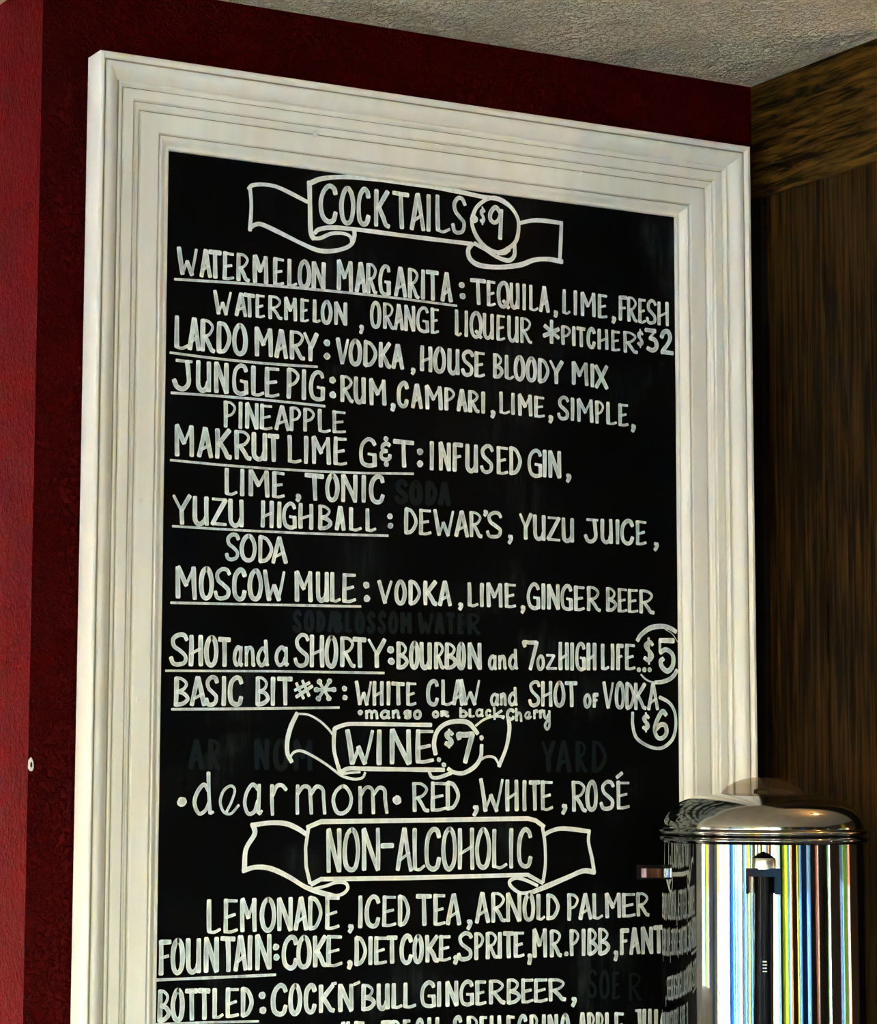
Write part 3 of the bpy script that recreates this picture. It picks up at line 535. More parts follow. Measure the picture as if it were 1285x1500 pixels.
  ["~p",5.0,[[202.7,-834.1],[198.9,-858.9],[199.9,-882.5],[205.4,-902.6]]],
  ["~p",6.5,[[201.3,-833.9],[219.9,-826.9],[345.5,-826.1],[520.9,-824.5],[533.1,-827.1],[545.7,-835.1]]],
  ["~p",6.0,[[207.2,-904.3],[220.5,-898.1],[345.8,-898.5],[520.7,-897.3]]],["~p",5.5,[[520.8,-897.3],[543.5,-908.3]]],
  ["~s",5.0,[[543.7,-837.1],[547.2,-857.5],[547.7,-884.8],[544.1,-907.1]]],["~s",6.0,[[545.8,-845.6],[559.0,-840.2],[576.7,-837.8],[615.9,-841.8]]],
  ["~s",5.5,[[615.9,-841.1],[614.6,-855.6],[619.6,-875.8],[623.4,-895.9]]],
  ["~s",7.0,[[624.0,-895.4],[606.1,-893.6],[582.3,-901.5],[549.9,-912.6],[529.5,-919.2]]],
  ["~s",5.0,[[535.3,-918.1],[512.0,-920.8],[497.6,-913.7],[493.3,-905.7],[503.4,-901.0],[517.9,-904.2],[535.3,-911.4]]],
 ]),
 ('NON-ALCOHOLIC', [
  ["N",226.6,249.6,-890.1,-835.0,1.12],["O",249.8,275.4,-889.8,-835.2,1.12],["N",275.4,305.0,-889.5,-835.4,1.12],
  ["~p",6.5,[[305.8,-857.8],[321.7,-857.5]]],["A",325.9,351.3,-890.4,-835.0,1.12],["L",348.5,370.7,-890.2,-835.2,1.12],
  ["C",366.8,391.9,-890.0,-835.5,1.12],["O",391.4,415.5,-889.7,-835.8,1.12],["H",415.0,441.6,-889.5,-836.1,1.12],["O",441.3,466.1,-889.2,-836.4,1.12],
  ["L",464.9,491.9,-889.0,-836.7,1.12],["I",489.9,502.0,-888.8,-836.9,1.12],["C",504.1,527.9,-888.6,-837.2,1.12],
 ]),
 ('LEMONADE, ICED TEA, ARNOLD PALMER', [
  ["L",64.3,86.8,-961.5,-919.4,1.1],["E",86.8,109.9,-961.4,-919.3,1.1],["M",109.3,134.4,-961.3,-919.3,1.1],["O",136.8,159.5,-961.2,-919.3,1.1],
  ["N",159.3,183.3,-961.2,-919.2,1.1],["A",182.9,203.8,-961.1,-919.2,1.1],["D",201.9,223.6,-961.0,-919.2,1.1],["E",224.6,248.9,-960.9,-919.2,1.1],
  [",",256.4,267.9,-965.6,-953.3,1.1],["I",272.2,279.4,-960.5,-918.6,1.1],["C",281.6,304.3,-960.1,-919.0,1.1],["E",305.1,329.1,-959.5,-919.4,1.1],
  ["D",328.1,347.4,-959.0,-919.8,1.1],["T",353.5,379.4,-959.2,-918.8,1.12],["E",378.6,399.9,-959.6,-919.0,1.12],["A",398.7,421.8,-959.9,-919.1,1.12],
  [",",426.3,439.6,-966.3,-950.5,1.1],["A",441.2,464.4,-958.2,-917.9,1.1],["R",463.3,489.5,-957.8,-918.9,1.1],["N",486.4,512.4,-957.4,-919.8,1.1],
  ["O",512.4,532.0,-957.1,-920.8,1.1],["L",532.7,548.6,-956.8,-921.5,1.1],["D",547.5,569.6,-956.5,-922.2,1.1],["P",579.4,600.6,-958.2,-922.2,1.1],
  ["A",598.3,620.9,-957.8,-922.4,1.1],["L",618.6,638.4,-957.3,-922.6,1.1],["M",637.9,666.5,-956.7,-922.8,1.1],["E",664.2,690.1,-956.1,-923.0,1.1],
  ["R",687.7,711.9,-955.6,-923.1,1.1],
 ]),
 ('FOUNTAIN: COKE, DIET COKE, SPRITE, MR. PIBB, FANTA', [
  ["F",2.8,22.0,-1009.6,-966.4,1.15],["O",19.3,38.2,-1009.3,-966.0,1.15],["U",38.2,60.4,-1008.9,-965.6,1.15],["N",61.8,84.1,-1008.5,-965.1,1.15],
  ["T",83.2,106.2,-1008.1,-964.7,1.15],["A",102.1,121.9,-1007.8,-964.3,1.15],["I",119.7,129.3,-1007.6,-964.1,1.15],
  ["N",129.9,155.1,-1007.3,-963.7,1.15],["~d",6.5,[159.5,-980.0]],["~d",6.5,[160.2,-992.3]],["C",166.7,189.8,-1007.5,-967.0,1.12],
  ["O",186.7,208.7,-1007.3,-967.0,1.12],["K",208.4,231.3,-1007.0,-966.9,1.12],["E",227.1,252.8,-1006.8,-966.8,1.12],
  [",",256.2,266.0,-1010.8,-997.7,1.1],["D",266.7,286.1,-1006.7,-969.8,1.12],["I",287.1,293.8,-1006.5,-969.9,1.12],
  ["E",294.3,315.5,-1006.2,-970.1,1.12],["T",311.6,330.1,-1005.9,-970.3,1.12],["C",331.7,351.1,-1006.6,-969.8,1.12],
  ["O",350.1,366.5,-1006.1,-970.2,1.12],["K",367.1,389.9,-1005.5,-970.8,1.12],["E",387.1,408.1,-1004.9,-971.3,1.12],
  [",",408.3,417.8,-1009.4,-996.1,1.1],["S",414.3,439.8,-1005.0,-968.7,1.12],["P",439.4,456.1,-1004.6,-969.0,1.12],
  ["R",456.1,477.1,-1004.3,-969.2,1.12],["I",474.6,482.5,-1004.1,-969.3,1.12],["T",481.9,500.9,-1003.9,-969.4,1.12],
  ["E",498.2,517.4,-1003.6,-969.6,1.12],[",",519.0,527.8,-1013.6,-996.4,1.1],["M",526.3,551.1,-1004.5,-967.0,1.12],
  ["R",552.5,574.4,-1004.7,-968.8,1.12],["~d",5.0,[579.6,-1000.8]],["P",583.8,601.0,-1004.3,-968.9,1.12],["I",602.2,610.0,-1004.2,-968.7,1.12],
  ["B",611.4,629.2,-1004.2,-968.4,1.12],["B",627.6,647.9,-1004.1,-968.1,1.12],[",",651.5,661.1,-1013.0,-996.5,1.1],
  ["F",661.9,678.8,-1005.1,-969.9,1.12],["A",677.4,695.6,-1005.1,-969.1,1.12],["N",695.1,716.7,-1005.2,-968.2,1.12],
  ["T",714.6,733.4,-1005.3,-967.3,1.12],["A",734.2,753.4,-1005.3,-966.3,1.12],["~p",3.6,[[0.4,-1014.4],[159.1,-1013.6]]],
 ]),
 ("BOTTLED: COCK'N'BULL GINGER BEER,", [
  ["B",2.7,21.1,-1065.2,-1025.7,1.15],["O",20.2,38.9,-1064.9,-1025.9,1.15],["T",37.8,57.0,-1064.5,-1026.1,1.15],["T",54.4,73.4,-1064.2,-1026.3,1.15],
  ["L",73.5,91.8,-1063.9,-1026.5,1.15],["E",90.9,112.4,-1063.6,-1026.7,1.15],["D",111.5,130.6,-1063.2,-1026.9,1.15],["~d",7.0,[141.4,-1038.0]],
  ["~d",7.0,[142.4,-1056.1]],["C",152.9,176.1,-1063.7,-1024.8,1.15],["O",176.3,196.0,-1063.4,-1025.7,1.15],["C",197.5,215.9,-1063.0,-1026.5,1.15],
  ["K",217.0,242.3,-1062.7,-1027.5,1.15],["~p",4.0,[[236.9,-1027.8],[242.3,-1026.8]]],["N",244.3,268.2,-1062.8,-1027.7,1.15],
  ["~p",4.0,[[267.7,-1029.3],[275.1,-1026.6]]],["B",276.8,298.6,-1062.4,-1028.8,1.15],["U",298.6,318.7,-1062.3,-1028.9,1.15],
  ["L",319.3,337.9,-1062.2,-1029.1,1.15],["L",335.5,358.1,-1062.1,-1029.2,1.15],["G",360.9,385.2,-1062.4,-1028.9,1.12],
  ["I",384.8,393.0,-1062.4,-1029.1,1.12],["N",396.9,418.3,-1062.3,-1029.4,1.12],["G",417.9,441.0,-1062.3,-1029.7,1.12],
  ["E",440.6,460.0,-1062.2,-1030.0,1.12],["R",459.8,488.4,-1062.1,-1030.3,1.12],["B",487.6,510.4,-1062.6,-1029.4,1.1],
  ["E",508.8,531.3,-1062.3,-1030.1,1.1],["E",527.9,552.7,-1062.0,-1030.8,1.1],["R",549.3,581.0,-1061.7,-1031.6,1.1],
  [",",584.5,596.5,-1070.0,-1054.6,1.0],["~p",3.2,[[1.2,-1066.7],[66.0,-1067.5],[136.8,-1069.0]]],
 ]),
 ('next line, mostly below the edge of the picture', [
  ["N",249.5,262.9,-1108.2,-1074.0,1.1],["E",266.8,284.8,-1108.3,-1074.3,1.1],
 ]),
 ('next line, second word, mostly below the edge of the picture', [
  ["F",304.7,322.3,-1110.1,-1075.4,1.1],["R",319.3,336.1,-1109.8,-1075.2,1.1],["E",336.1,349.9,-1109.6,-1075.0,1.1],
  ["S",353.9,367.8,-1109.3,-1074.7,1.1],["H",371.3,390.1,-1109.0,-1074.4,1.1],
 ]),
 ('next line, its right half, mostly below the edge of the picture', [
  ["S",408.2,423.6,-1108.9,-1074.2,1.1],["P",428.6,447.3,-1109.6,-1074.7,1.1],["E",447.9,461.6,-1110.1,-1075.2,1.1],
  ["L",463.1,472.9,-1110.5,-1075.5,1.1],["L",473.9,487.3,-1110.8,-1075.8,1.1],["E",487.3,502.8,-1111.3,-1076.2,1.1],
  ["G",503.8,520.5,-1111.8,-1076.6,1.1],["R",522.1,538.2,-1112.3,-1077.1,1.1],["I",541.3,548.0,-1112.8,-1077.4,1.1],
  ["N",549.7,567.6,-1113.2,-1077.8,1.1],["O",569.3,584.8,-1113.8,-1078.2,1.1],["A",597.9,610.2,-1112.7,-1077.0,1.1],
  ["P",610.2,624.1,-1113.2,-1077.5,1.1],["P",624.1,637.7,-1113.8,-1078.0,1.1],["L",638.1,651.1,-1114.3,-1078.4,1.1],
  ["E",652.4,670.6,-1115.0,-1079.0,1.1],["J",683.2,697.9,-1112.3,-1075.7,1.1],["U",697.2,713.2,-1113.0,-1076.5,1.1],
  ["I",716.1,722.3,-1113.6,-1077.2,1.1],["C",725.8,743.1,-1114.3,-1078.0,1.1],
 ]),
 ('GHOST', [
  ["S",321.3,343.5,-421.6,-390.5,1.6],["O",343.1,363.5,-421.5,-390.0,1.6],["D",366.5,386.0,-421.4,-389.4,1.6],["A",386.0,405.9,-421.4,-388.9,1.6],
 ]),
 ('GHOST', [
  ["S",177.5,191.7,-591.2,-563.8,1.2],["O",193.7,208.9,-590.9,-563.5,1.2],["D",210.8,225.2,-590.6,-563.1,1.2],["A",227.1,242.6,-590.3,-562.8,1.2],
 ]),
 ('GHOST', [
  ["B",236.8,249.3,-590.4,-562.8,1.2],["L",251.3,263.9,-590.2,-562.5,1.2],["O",265.8,280.4,-589.9,-562.2,1.2],["S",282.4,296.1,-589.6,-561.8,1.2],
  ["S",298.1,311.9,-589.3,-561.4,1.2],["O",313.8,328.7,-589.0,-561.1,1.2],["M",330.6,348.5,-588.7,-560.7,1.2],
 ]),
 ('GHOST', [
  ["W",356.5,380.6,-588.2,-560.0,1.2],["A",381.6,396.7,-587.8,-559.6,1.2],["T",397.7,412.9,-587.6,-559.3,1.2],["E",415.0,427.2,-587.3,-559.0,1.2],
  ["R",429.2,451.8,-587.0,-558.6,1.2],
 ]),
 ('GHOST', [
  ["A",39.0,60.7,-763.5,-725.3,1.3],["R",64.4,83.5,-763.5,-725.2,1.3],
 ]),
 ('GHOST', [
  ["N",126.8,149.1,-763.7,-724.8,1.3],["O",152.8,175.3,-763.7,-724.7,1.3],["M",179.1,209.4,-763.8,-724.5,1.3],
 ]),
 ('GHOST', [
  ["Y",540.7,564.9,-764.5,-722.6,1.3],["A",564.9,589.3,-764.5,-722.4,1.3],["R",593.5,614.9,-764.6,-722.3,1.3],["D",619.1,644.9,-764.6,-722.1,1.3],
 ]),
 ('GHOST', [
  ["S",611.0,627.9,-1059.5,-1022.2,1.0],["O",630.0,647.1,-1061.2,-1024.1,1.0],["E",649.2,664.2,-1062.8,-1026.0,1.0],
 ]),
 ('GHOST', [
  ["R",675.0,698.8,-1065.6,-1028.9,1.0],
 ]),
]

# ------------------------------------------------------------------ hand lettering (board millimetres)
q_ = lambda *p: list(zip(p[::2], p[1::2]))
# glyph: list of (kind, points); kinds: H heavy straight, N straight, C heavy curve, c curve, D dot
GL = {
'A': [('H', q_(.03,0, .46,1)), ('H', q_(.5,1, .97,0)), ('N', q_(.2,.24, .84,.42))],
'B': [('H', q_(.1,1, .1,0)), ('c', q_(.1,1, .5,.97, .84,.8, .66,.6, .2,.5)), ('C', q_(.2,.5, .72,.42, .98,.24, .62,.05, .1,0))],
'C': [('C', q_(.97,.8, .84,.96, .52,1, .18,.82, .04,.5, .14,.14, .5,0, .84,.06, .98,.26))],
'D': [('H', q_(.1,1, .1,0)), ('C', q_(.1,1, .6,.9, .97,.5, .62,.1, .1,0))],
'E': [('H', q_(.12,1, .12,0)), ('N', q_(.12,.98, .95,.97)), ('N', q_(.12,.45, .8,.53)), ('c', q_(.12,.01, .5,0, .98,.06))],
'F': [('H', q_(.12,1, .12,0)), ('H', q_(.12,.97, .97,.97)), ('N', q_(.12,.5, .8,.54))],
'G': [('C', q_(.92,.82, .8,.96, .5,1, .17,.82, .04,.48, .16,.12, .5,0, .86,.02)), ('N', q_(.52,.45, .93,.42)), ('H', q_(.93,.44, .95,.02))],
'H': [('H', q_(.08,1, .08,0)), ('H', q_(.92,1, .94,0)), ('N', q_(.08,.38, .92,.56))],
'I': [('H', q_(.5,1, .5,0))],
'J': [('N', q_(.15,.97, .98,.97)), ('C', q_(.72,.97, .8,.6, .82,.22, .55,.02, .2,.06, .04,.28))],
'K': [('H', q_(.1,1, .12,0)), ('H', q_(.9,1, .2,.47)), ('C', q_(.28,.52, .6,.25, .78,.06, .98,.02))],
'L': [('H', q_(.12,1, .14,.02)), ('c', q_(.14,.02, .55,.0, .98,.08))],
'M': [('H', q_(.08,1, .12,0)), ('H', q_(.1,1, .5,.42)), ('N', q_(.5,.42, .88,1)), ('H', q_(.88,1, .94,0))],
'N': [('H', q_(.08,1, .1,0)), ('H', q_(.1,1, .9,0)), ('H', q_(.9,1, .92,0))],
'O': [('C', q_(.52,1, .2,.85, .04,.5, .16,.12, .5,0, .84,.12, .97,.5, .82,.86, .5,1))],
'P': [('H', q_(.1,1, .12,0)), ('c', q_(.1,1, .6,.97, .95,.78, .7,.54, .15,.42))],
'Q': [('C', q_(.5,1, .16,.84, .03,.5, .15,.12, .48,0, .82,.14, .93,.5, .8,.88, .5,1)), ('H', q_(.5,.25, .97,-.02))],
'R': [('H', q_(.1,1, .12,0)), ('c', q_(.1,1, .55,.98, .86,.8, .62,.56, .15,.46)), ('C', q_(.3,.48, .58,.24, .78,.05, .98,.01))],
'S': [('C', q_(.95,.84, .78,.98, .45,1, .14,.84, .22,.62, .55,.47, .88,.3, .82,.08, .45,0, .15,.05, .03,.22))],
'T': [('H', q_(.02,.97, .98,.96)), ('H', q_(.5,.97, .56,0))],
'U': [('C', q_(.07,1, .07,.5, .12,.14, .42,0, .75,.1, .9,.3)), ('H', q_(.9,1, .93,0))],
'V': [('H', q_(.04,1, .48,0)), ('N', q_(.96,1, .5,0))],
'W': [('H', q_(.03,1, .24,0)), ('N', q_(.24,0, .48,.5)), ('H', q_(.48,.5, .72,0)), ('N', q_(.72,0, .97,1))],
'X': [('H', q_(.04,1, .96,0)), ('H', q_(.95,1, .1,0))],
'Y': [('N', q_(.03,1, .5,.45)), ('H', q_(.96,1, .5,.45)), ('H', q_(.5,.46, .52,0))],
'Z': [('N', q_(.04,.98, .95,.98)), ('H', q_(.95,.98, .04,.03)), ('N', q_(.04,.03, .98,.02))],
'a': [('C', q_(.82,.8, .5,1, .15,.75, .05,.35, .25,.03, .6,.1, .8,.45)), ('H', q_(.85,1, .82,.05)), ('c', q_(.82,.05, .9,0, 1,.1))],
'n': [('H', q_(.1,1, .12,0)), ('C', q_(.14,.65, .4,.98, .72,.92, .82,.5, .84,.08, 1,.06))],
'm': [('H', q_(.06,1, .08,0)), ('C', q_(.08,.7, .25,.98, .45,.9, .5,.5, .52,0)), ('C', q_(.52,.7, .7,.98, .88,.88, .93,.5, .96,0))],
'd': [('C', q_(.75,.52, .5,.7, .16,.52, .04,.25, .28,.02, .6,.08, .78,.3)), ('H', q_(.72,1, .84,.02)), ('N', q_(.84,.02, .97,.04))],
'e': [('c', q_(.35,.05, .62,.45, .8,.85, .55,1, .2,.82, .04,.42, .22,.06, .6,0, .98,.3))],
'r': [('H', q_(.12,1, .16,0)), ('C', q_(.16,.65, .4,.95, .7,.98, .97,.84))],
'o': [('C', q_(.5,1, .15,.8, .04,.45, .22,.06, .55,0, .88,.2, .97,.55, .8,.9, .5,1))],
'z': [('N', q_(.04,.98, .75,.98)), ('H', q_(.75,.98, .1,.06)), ('N', q_(.1,.04, .98,.06))],
'c': [('C', q_(.95,.8, .5,1, .08,.6, .2,.1, .6,0, .96,.2))],
'k': [('H', q_(.12,1, .15,0)), ('H', q_(.8,.75, .2,.35)), ('N', q_(.3,.4, .98,.05))],
'h': [('H', q_(.1,1, .14,.05)), ('C', q_(.14,.4, .45,.68, .8,.55, .88,0))],
'g': [('C', q_(.88,.88, .5,1, .12,.82, .15,.55, .5,.42, .88,.6)), ('C', q_(.9,1, .92,.5, .85,.12, .5,0, .12,.1))],
'b': [('H', q_(.1,1, .1,.02)), ('C', q_(.1,.5, .5,.68, .95,.35, .6,.02, .1,.05))],
'y': [('C', q_(.05,1, .12,.72, .4,.6, .7,.8)), ('C', q_(.8,1, .82,.6, .8,.2, .5,0, .22,.2, .45,.42, .85,.5))],
'$': [('C', q_(.9,.74, .6,.86, .2,.74, .3,.58, .7,.44, .85,.28, .5,.14, .12,.24)), ('N', q_(.5,1, .52,0))],
'9': [('C', q_(.85,.85, .5,1, .12,.82, .12,.6, .4,.5, .7,.62, .92,.92)), ('H', q_(.92,.92, .82,0))],
'5': [('H', q_(.97,.98, .1,.98)), ('N', q_(.1,.98, .1,.6)), ('C', q_(.1,.58, .5,.68, .9,.5, .92,.2, .6,0, .25,.1, .15,.3, .3,.38))],
'6': [('C', q_(.9,.88, .65,1, .3,.75, .06,.35, .25,.04, .65,0, .95,.2, .85,.45, .5,.48, .12,.3))],
'7': [('C', q_(.1,.82, .05,.96, .4,.95, .97,.97)), ('H', q_(.97,.97, .5,0))],
'3': [('H', q_(.05,.97, .85,.97)), ('N', q_(.85,.97, .4,.62)), ('C', q_(.4,.62, .85,.5, .95,.2, .6,.02, .2,.1))],
'2': [('C', q_(.08,.72, .25,.95, .6,1, .8,.75, .6,.45, .12,.08)), ('H', q_(.1,.04, .98,.05))],
'&': [('C', q_(.9,.88, .6,1, .2,.85, .2,.6, .6,.52)), ('C', q_(.6,.52, .1,.42, .1,.12, .5,0, .9,.1, .95,.3))],
',': [('D', q_(.45,.75)), ('C', q_(.7,.8, .75,.5, .3,.0))],
}
def catmull(P, k=7):
    out = []
    n = len(P)
    closed = (P[0]-P[-1]).length < 1e-4 and n > 3
    for i in range(n-1):
        p0 = P[i-1] if i else (P[-2] if closed else P[0]*2-P[1])
        p3 = P[i+2] if i+2 < n else (P[1] if closed else P[-1]*2-P[-2])
        p1, p2 = P[i], P[i+1]
        for j in range(k):
            t = j/k
            out.append(.5*((2*p1)+(p2-p0)*t+(2*p0-5*p1+4*p2-p3)*t*t+(3*p1-p0-3*p2+p3)*t**3))
    out.append(P[-1]); return out
class Ink:
    def __init__(s, low=0): s.v = []; s.f = []; s.a = []; s.k = 0; s.low = low
    def y(s): s.k += 1; return .0012+s.low-(s.k % 60)*(6e-6 if not s.low else 1e-6)
    def stroke(s, pts, wd, curve):
        P = [Vector(p) for p in pts]
        if curve and len(P) > 2: P = catmull(P)
        elif len(P) == 2:
            a, b = P; nn = Vector((-(b-a).y, (b-a).x)); bow = random.uniform(-.012, .012)
            P = [a+(b-a)*t+nn*bow*4*t*(1-t) for t in (0, .2, .4, .6, .8, 1)]
        r = wd/2; L = [0]
        for a, b in zip(P, P[1:]): L.append(L[-1]+(b-a).length)
        tot = L[-1]
        if tot < 1e-6: return
        d0 = (P[1]-P[0]).normalized(); d1 = (P[-1]-P[-2]).normalized()
        tan = [((P[min(i+1, len(P)-1)]-P[max(i-1, 0)])).normalized() for i in range(len(P))]
        rows = [(P[0]-d0*r*.55, d0, r*.55, 0), (P[0]-d0*r*.4, d0, r*.82, 0)]
        ph = random.uniform(0, 6)
        for p, t, l in zip(P, tan, L):
            rows.append((p, t, r*(1+.07*math.sin(l*90+ph)+random.uniform(-.03, .03)), min(l, tot-l)))
        rows += [(P[-1]+d1*r*.4, d1, r*.82, 0), (P[-1]+d1*r*.55, d1, r*.55, 0)]
        y = s.y(); b0 = len(s.v)
        for p, t, rr, e in rows:
            nn = Vector((-t.y, t.x))
            for q, ac in ((p-nn*rr, 0.), (p+nn*rr, 1.)):
                s.v.append((q.x, y, q.y)); s.a.append((ac, min(e/.03, 1), 0, 1))
        for i in range(len(rows)-1):
            k = b0+2*i; s.f.append((k, k+1, k+3, k+2))
    def dot(s, p, d):
        y = s.y(); b0 = len(s.v); n = 14
        s.v.append((p[0], y, p[1])); s.a.append((.5, .3, 0, 1))
        for i in range(n):
            a = 2*math.pi*i/n; r = d/2*random.uniform(.9, 1.08)
            s.v.append((p[0]+r*math.cos(a)*1.05, y, p[1]+r*math.sin(a))); s.a.append((0, .1, 0, 1))
        for i in range(n): s.f.append((b0, b0+1+i, b0+1+(i+1) % n))
    def build(s, matl, label, name):
        me = bpy.data.meshes.new(name); me.from_pydata(s.v, [], s.f); me.materials.append(matl)
        ca = me.color_attributes.new('stroke', 'FLOAT_COLOR', 'POINT')
        for i, a in enumerate(s.a): ca.data[i].color = a
        o = link(bpy.data.objects.new(name, me), panel)
        if label: o['label'] = label
        return o
PW = 4.15e-3
for label, items in LETTERING:
    ghost = label == 'GHOST'; ink = Ink(.0002 if ghost else 0)
    for it in items:
        ch = it[0]
        if ch[0] == '~':
            k = ch[1]; wd = it[1]*.92e-3
            if k == 'd': ink.dot((sk(it[2][0]/1000, it[2][1]/1000), it[2][1]/1000), wd*1.4)
            else: ink.stroke([(sk(a/1000, b/1000), b/1000) for a, b in it[2]], wd, k == 's')
            continue
        _, x0, x1, z0, z1, sc = it
        x0, x1, z0, z1 = x0/1000, x1/1000, z0/1000, z1/1000
        xm = sk((x0+x1)/2, z0)-(x0+x1)/2; x0 += xm; x1 += xm
        hw = PW*sc*.56
        if x1-x0 > 2*hw+.001: x0 += hw; x1 -= hw
        z0 += hw*.75; z1 -= hw*.75
        jx, jz = (x1-x0), (z1-z0)
        jit = lambda: random.uniform(-.018, .018)
        for kind, pts in GL[ch]:
            wd = PW*sc*(1.27 if kind in 'HC' else .78)
            if ch in 'BDERSG' and kind == 'C': wd *= .86
            if len(ch) and ch.islower() and kind in 'HC': wd *= .86
            Q = [(x0+(a+jit())*jx, z0+(b+jit()*.7)*jz) for a, b in pts]
            if ch in 'OQo' and kind == 'C': Q[-1] = Q[0]
            if kind == 'D': ink.dot(Q[0], PW*sc*1.35)
            else: ink.stroke(Q, wd, kind in 'Cc')
    if ghost: ink.build(M_ghost, 'faint half-wiped traces of older lettering', 'wiped_lettering')
    elif label.startswith('banner'): ink.build(M_chalk2, 'white hand-drawn ribbon '+label, 'drawn_banner')
    elif label.startswith('next'): ink.build(M_chalk, 'bottom line of chalk lettering, only its tops in view', 'lettering')
    else: ink.build(M_chalk, 'white chalk lettering reading '+label, 'lettering')

# chipped plaster at the wall's left corner and specks of missing paint
bm = bmesh.new(); bmesh.ops.create_icosphere(bm, subdivisions=2, radius=1)
for v_ in bm.verts: v_.co = Vector((XL+.0035+v_.co.x*.0042*random.uniform(.8, 1.1), YW+v_.co.y*.0012, -.758+v_.co.z*.0085*random.uniform(.85, 1.1)))
chip = finish('plaster_chip', bm, M_chip, bpy.data.objects['wall_back'], True); chip['label'] = 'white chip of bare plaster on the corner'
bm = bmesh.new(); bmesh.ops.create_icosphere(bm, subdivisions=1, radius=1)
for v_ in bm.verts: v_.co = Vector((XL+.0035+v_.co.x*.0014, YW-.001+v_.co.y*.0008, -.758+v_.co.z*.004))
finish('chip_hole', bm, M_dark, bpy.data.objects['wall_back'], True)

# ------------------------------------------------------------------ counter and polished dispenser
CT = -1.40
counter = empty('counter', (.4, -.32, FL)); tag(counter, 'dark counter below the menu board carrying the steel dispenser', 'counter')
o = boxobj('counter_top', (.02, 1.18-.3, -.62, .008, CT-.04, CT), M_top, counter, .004); o.parent = None
o.parent = counter; o.matrix_parent_inverse = Matrix.Translation((-.4, .32, -FL))
o = boxobj('cabinet', (.05, .86, -.58, .006, FL, CT-.04), M_plank, counter); o.matrix_parent_inverse = Matrix.Translation((-.4, .32, -FL))

UX, UY, RIM = .7008, -.27, -.8386
urn = empty('drink_dispenser', (UX, UY, CT)); urn.rotation_euler = (0, 0, 0)
tag(urn, 'polished stainless steel drink dispenser with a domed lid and black level gauge on the counter', 'dispenser')
zr = RIM-CT
bm = bmesh.new(); lathe(bm, [(0, .02), (.122, .02), (.1265, .03), (.1268, .2), (.1262, .36), (.1252, zr-.012), (.119, zr-.004), (0, zr-.004)], 160)
finish('body', bm, M_steel, urn, True, angle=35)
bm = bmesh.new(); lathe(bm, [(0, 0), (.118, 0), (.122, .006), (.122, .024), (0, .024)], 96); finish('base_ring', bm, M_blk, urn, True, angle=35)
def bead(r, z, hh, bulge):
    return [(r+bulge*math.sin(math.pi*i/8), z-hh+2*hh*i/8) for i in range(9)]
bm = bmesh.new(); lathe(bm, [(.118, zr-.0125)]+bead(.1268, zr-.0075, .0042, .0034)+[(.1235, zr-.003), (.118, zr-.003)], 160)
finish('rim_bead', bm, M_steel, urn, True, angle=60)
bm = bmesh.new()
prof = [(.118, zr-.0025)]+bead(.1265, zr+.0018, .0038, .0036)+[(.1245, zr+.0062)]
LH = .043
for i in range(0, 25):
    t = i/24*math.pi/2; prof.append((.1245*math.cos(t)**.5 if t < math.pi/2-1e-6 else 0, zr+.0062+LH*math.sin(t)))
lathe(bm, prof, 160); finish('lid', bm, M_lid, urn, True, angle=50)
kz = zr+.0062+LH
bm = bmesh.new(); lathe(bm, [(.0535, kz-.007), (.052, kz-.001), (.046, kz+.007), (.036, kz+.013), (.024, kz+.0175), (.012, kz+.0195), (0, kz+.020)], 64); finish('lid_knob', bm, M_smoke, urn, True)
bm = bmesh.new(); lathe(bm, [(0, kz-.006), (.011, kz-.006), (.011, kz+.004), (.007, kz+.006), (0, kz+.006)], 24); finish('knob_screw', bm, M_blk, urn, True, angle=40)
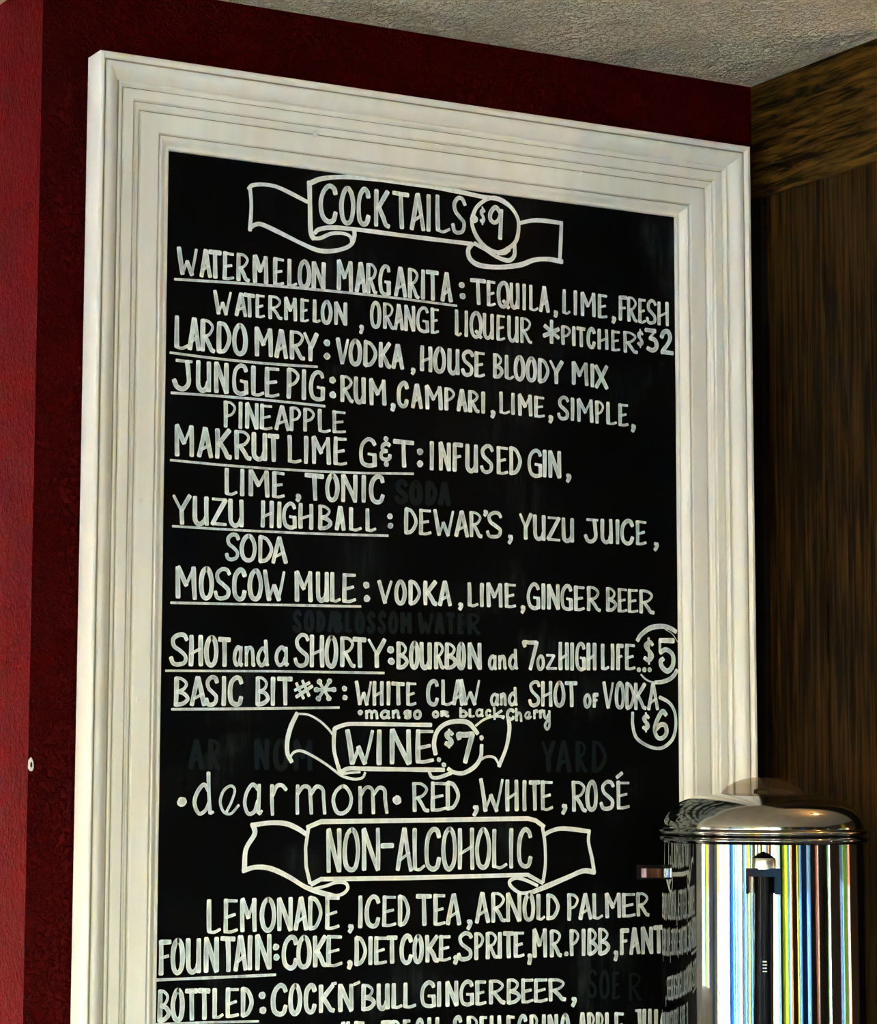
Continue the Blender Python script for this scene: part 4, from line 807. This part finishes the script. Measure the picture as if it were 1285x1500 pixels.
# gauge on the side facing the camera
dv = Vector((CAM.x-UX, CAM.y-UY, 0)).normalized(); ga = math.atan2(dv.y, dv.x)
def on_body(r, z, da=0, side=0):
    a = ga+da; return Vector((math.cos(a)*r-math.sin(ga)*side, math.sin(a)*r+math.cos(ga)*side, z))
gau = empty('level_gauge'); gau.parent = urn
z_top = zr-.0385
F = Matrix.Rotation(ga, 4, 'Z')
def gbox(bm, r0, r1, s0, s1, z0, z1): box(bm, r0, r1, s0, s1, z0, z1, F)
bm = bmesh.new(); gbox(bm, .125, .156, -.0205, .0205, z_top-.010, z_top); gbox(bm, .125, .150, -.0205, -.0175, z_top-.0305, z_top-.008); gbox(bm, .125, .156, .0130, .0205, z_top-.0305, z_top-.008)
finish('gauge_bracket', bm, M_blk, gau, bevel=.0012)
bm = bmesh.new(); cyl(bm, on_body(.143, z_top-.002, 0, .001), on_body(.143, .05, 0, -.0045), .0112, 32, .0128); finish('gauge_tube', bm, M_blk, gau, True, angle=40)
bm = bmesh.new(); c_ = on_body(.143, 0, 0, .0005)
lathe(bm, [(0, z_top-.001), (.0145, z_top-.001), (.0145, z_top+.009), (.0138, z_top+.0118)], 32, (c_.x, c_.y)); finish('gauge_cap', bm, M_steel2, gau, True, angle=35)
bm = bmesh.new(); lathe(bm, [(.0138, z_top+.0116), (.0075, z_top+.0165), (0, z_top+.019)], 8, (c_.x, c_.y)); finish('cap_screw', bm, M_blk, gau)
bm = bmesh.new()
for k, (sx, ln) in enumerate(((0, .006), (0, .004), (0, .006), (0, .004))):
    z = z_top-.110-k*.0038
    gbox(bm, .1545, .1549, -.0062+.0045, .0045-.0002-ln*.2+.0, z, z+.0012)
gm = finish('gauge_mark', bm, M_mark, gau)
# side handle: black lug, its bright reflection added as a steel plate, towards the left
bm = bmesh.new()
Fh = Matrix.Rotation(ga-math.pi/2*.94, 4, 'Z')
box(bm, .118, .158, -.010, .010, zr-.058, zr-.040, Fh); finish('side_handle', bm, M_blk, urn, bevel=.004)
bm = bmesh.new(); box(bm, .126, .152, -.0105, .0108, zr-.0555, zr-.0445, Fh); finish('handle_glint', bm, M_steel, urn, bevel=.0015)
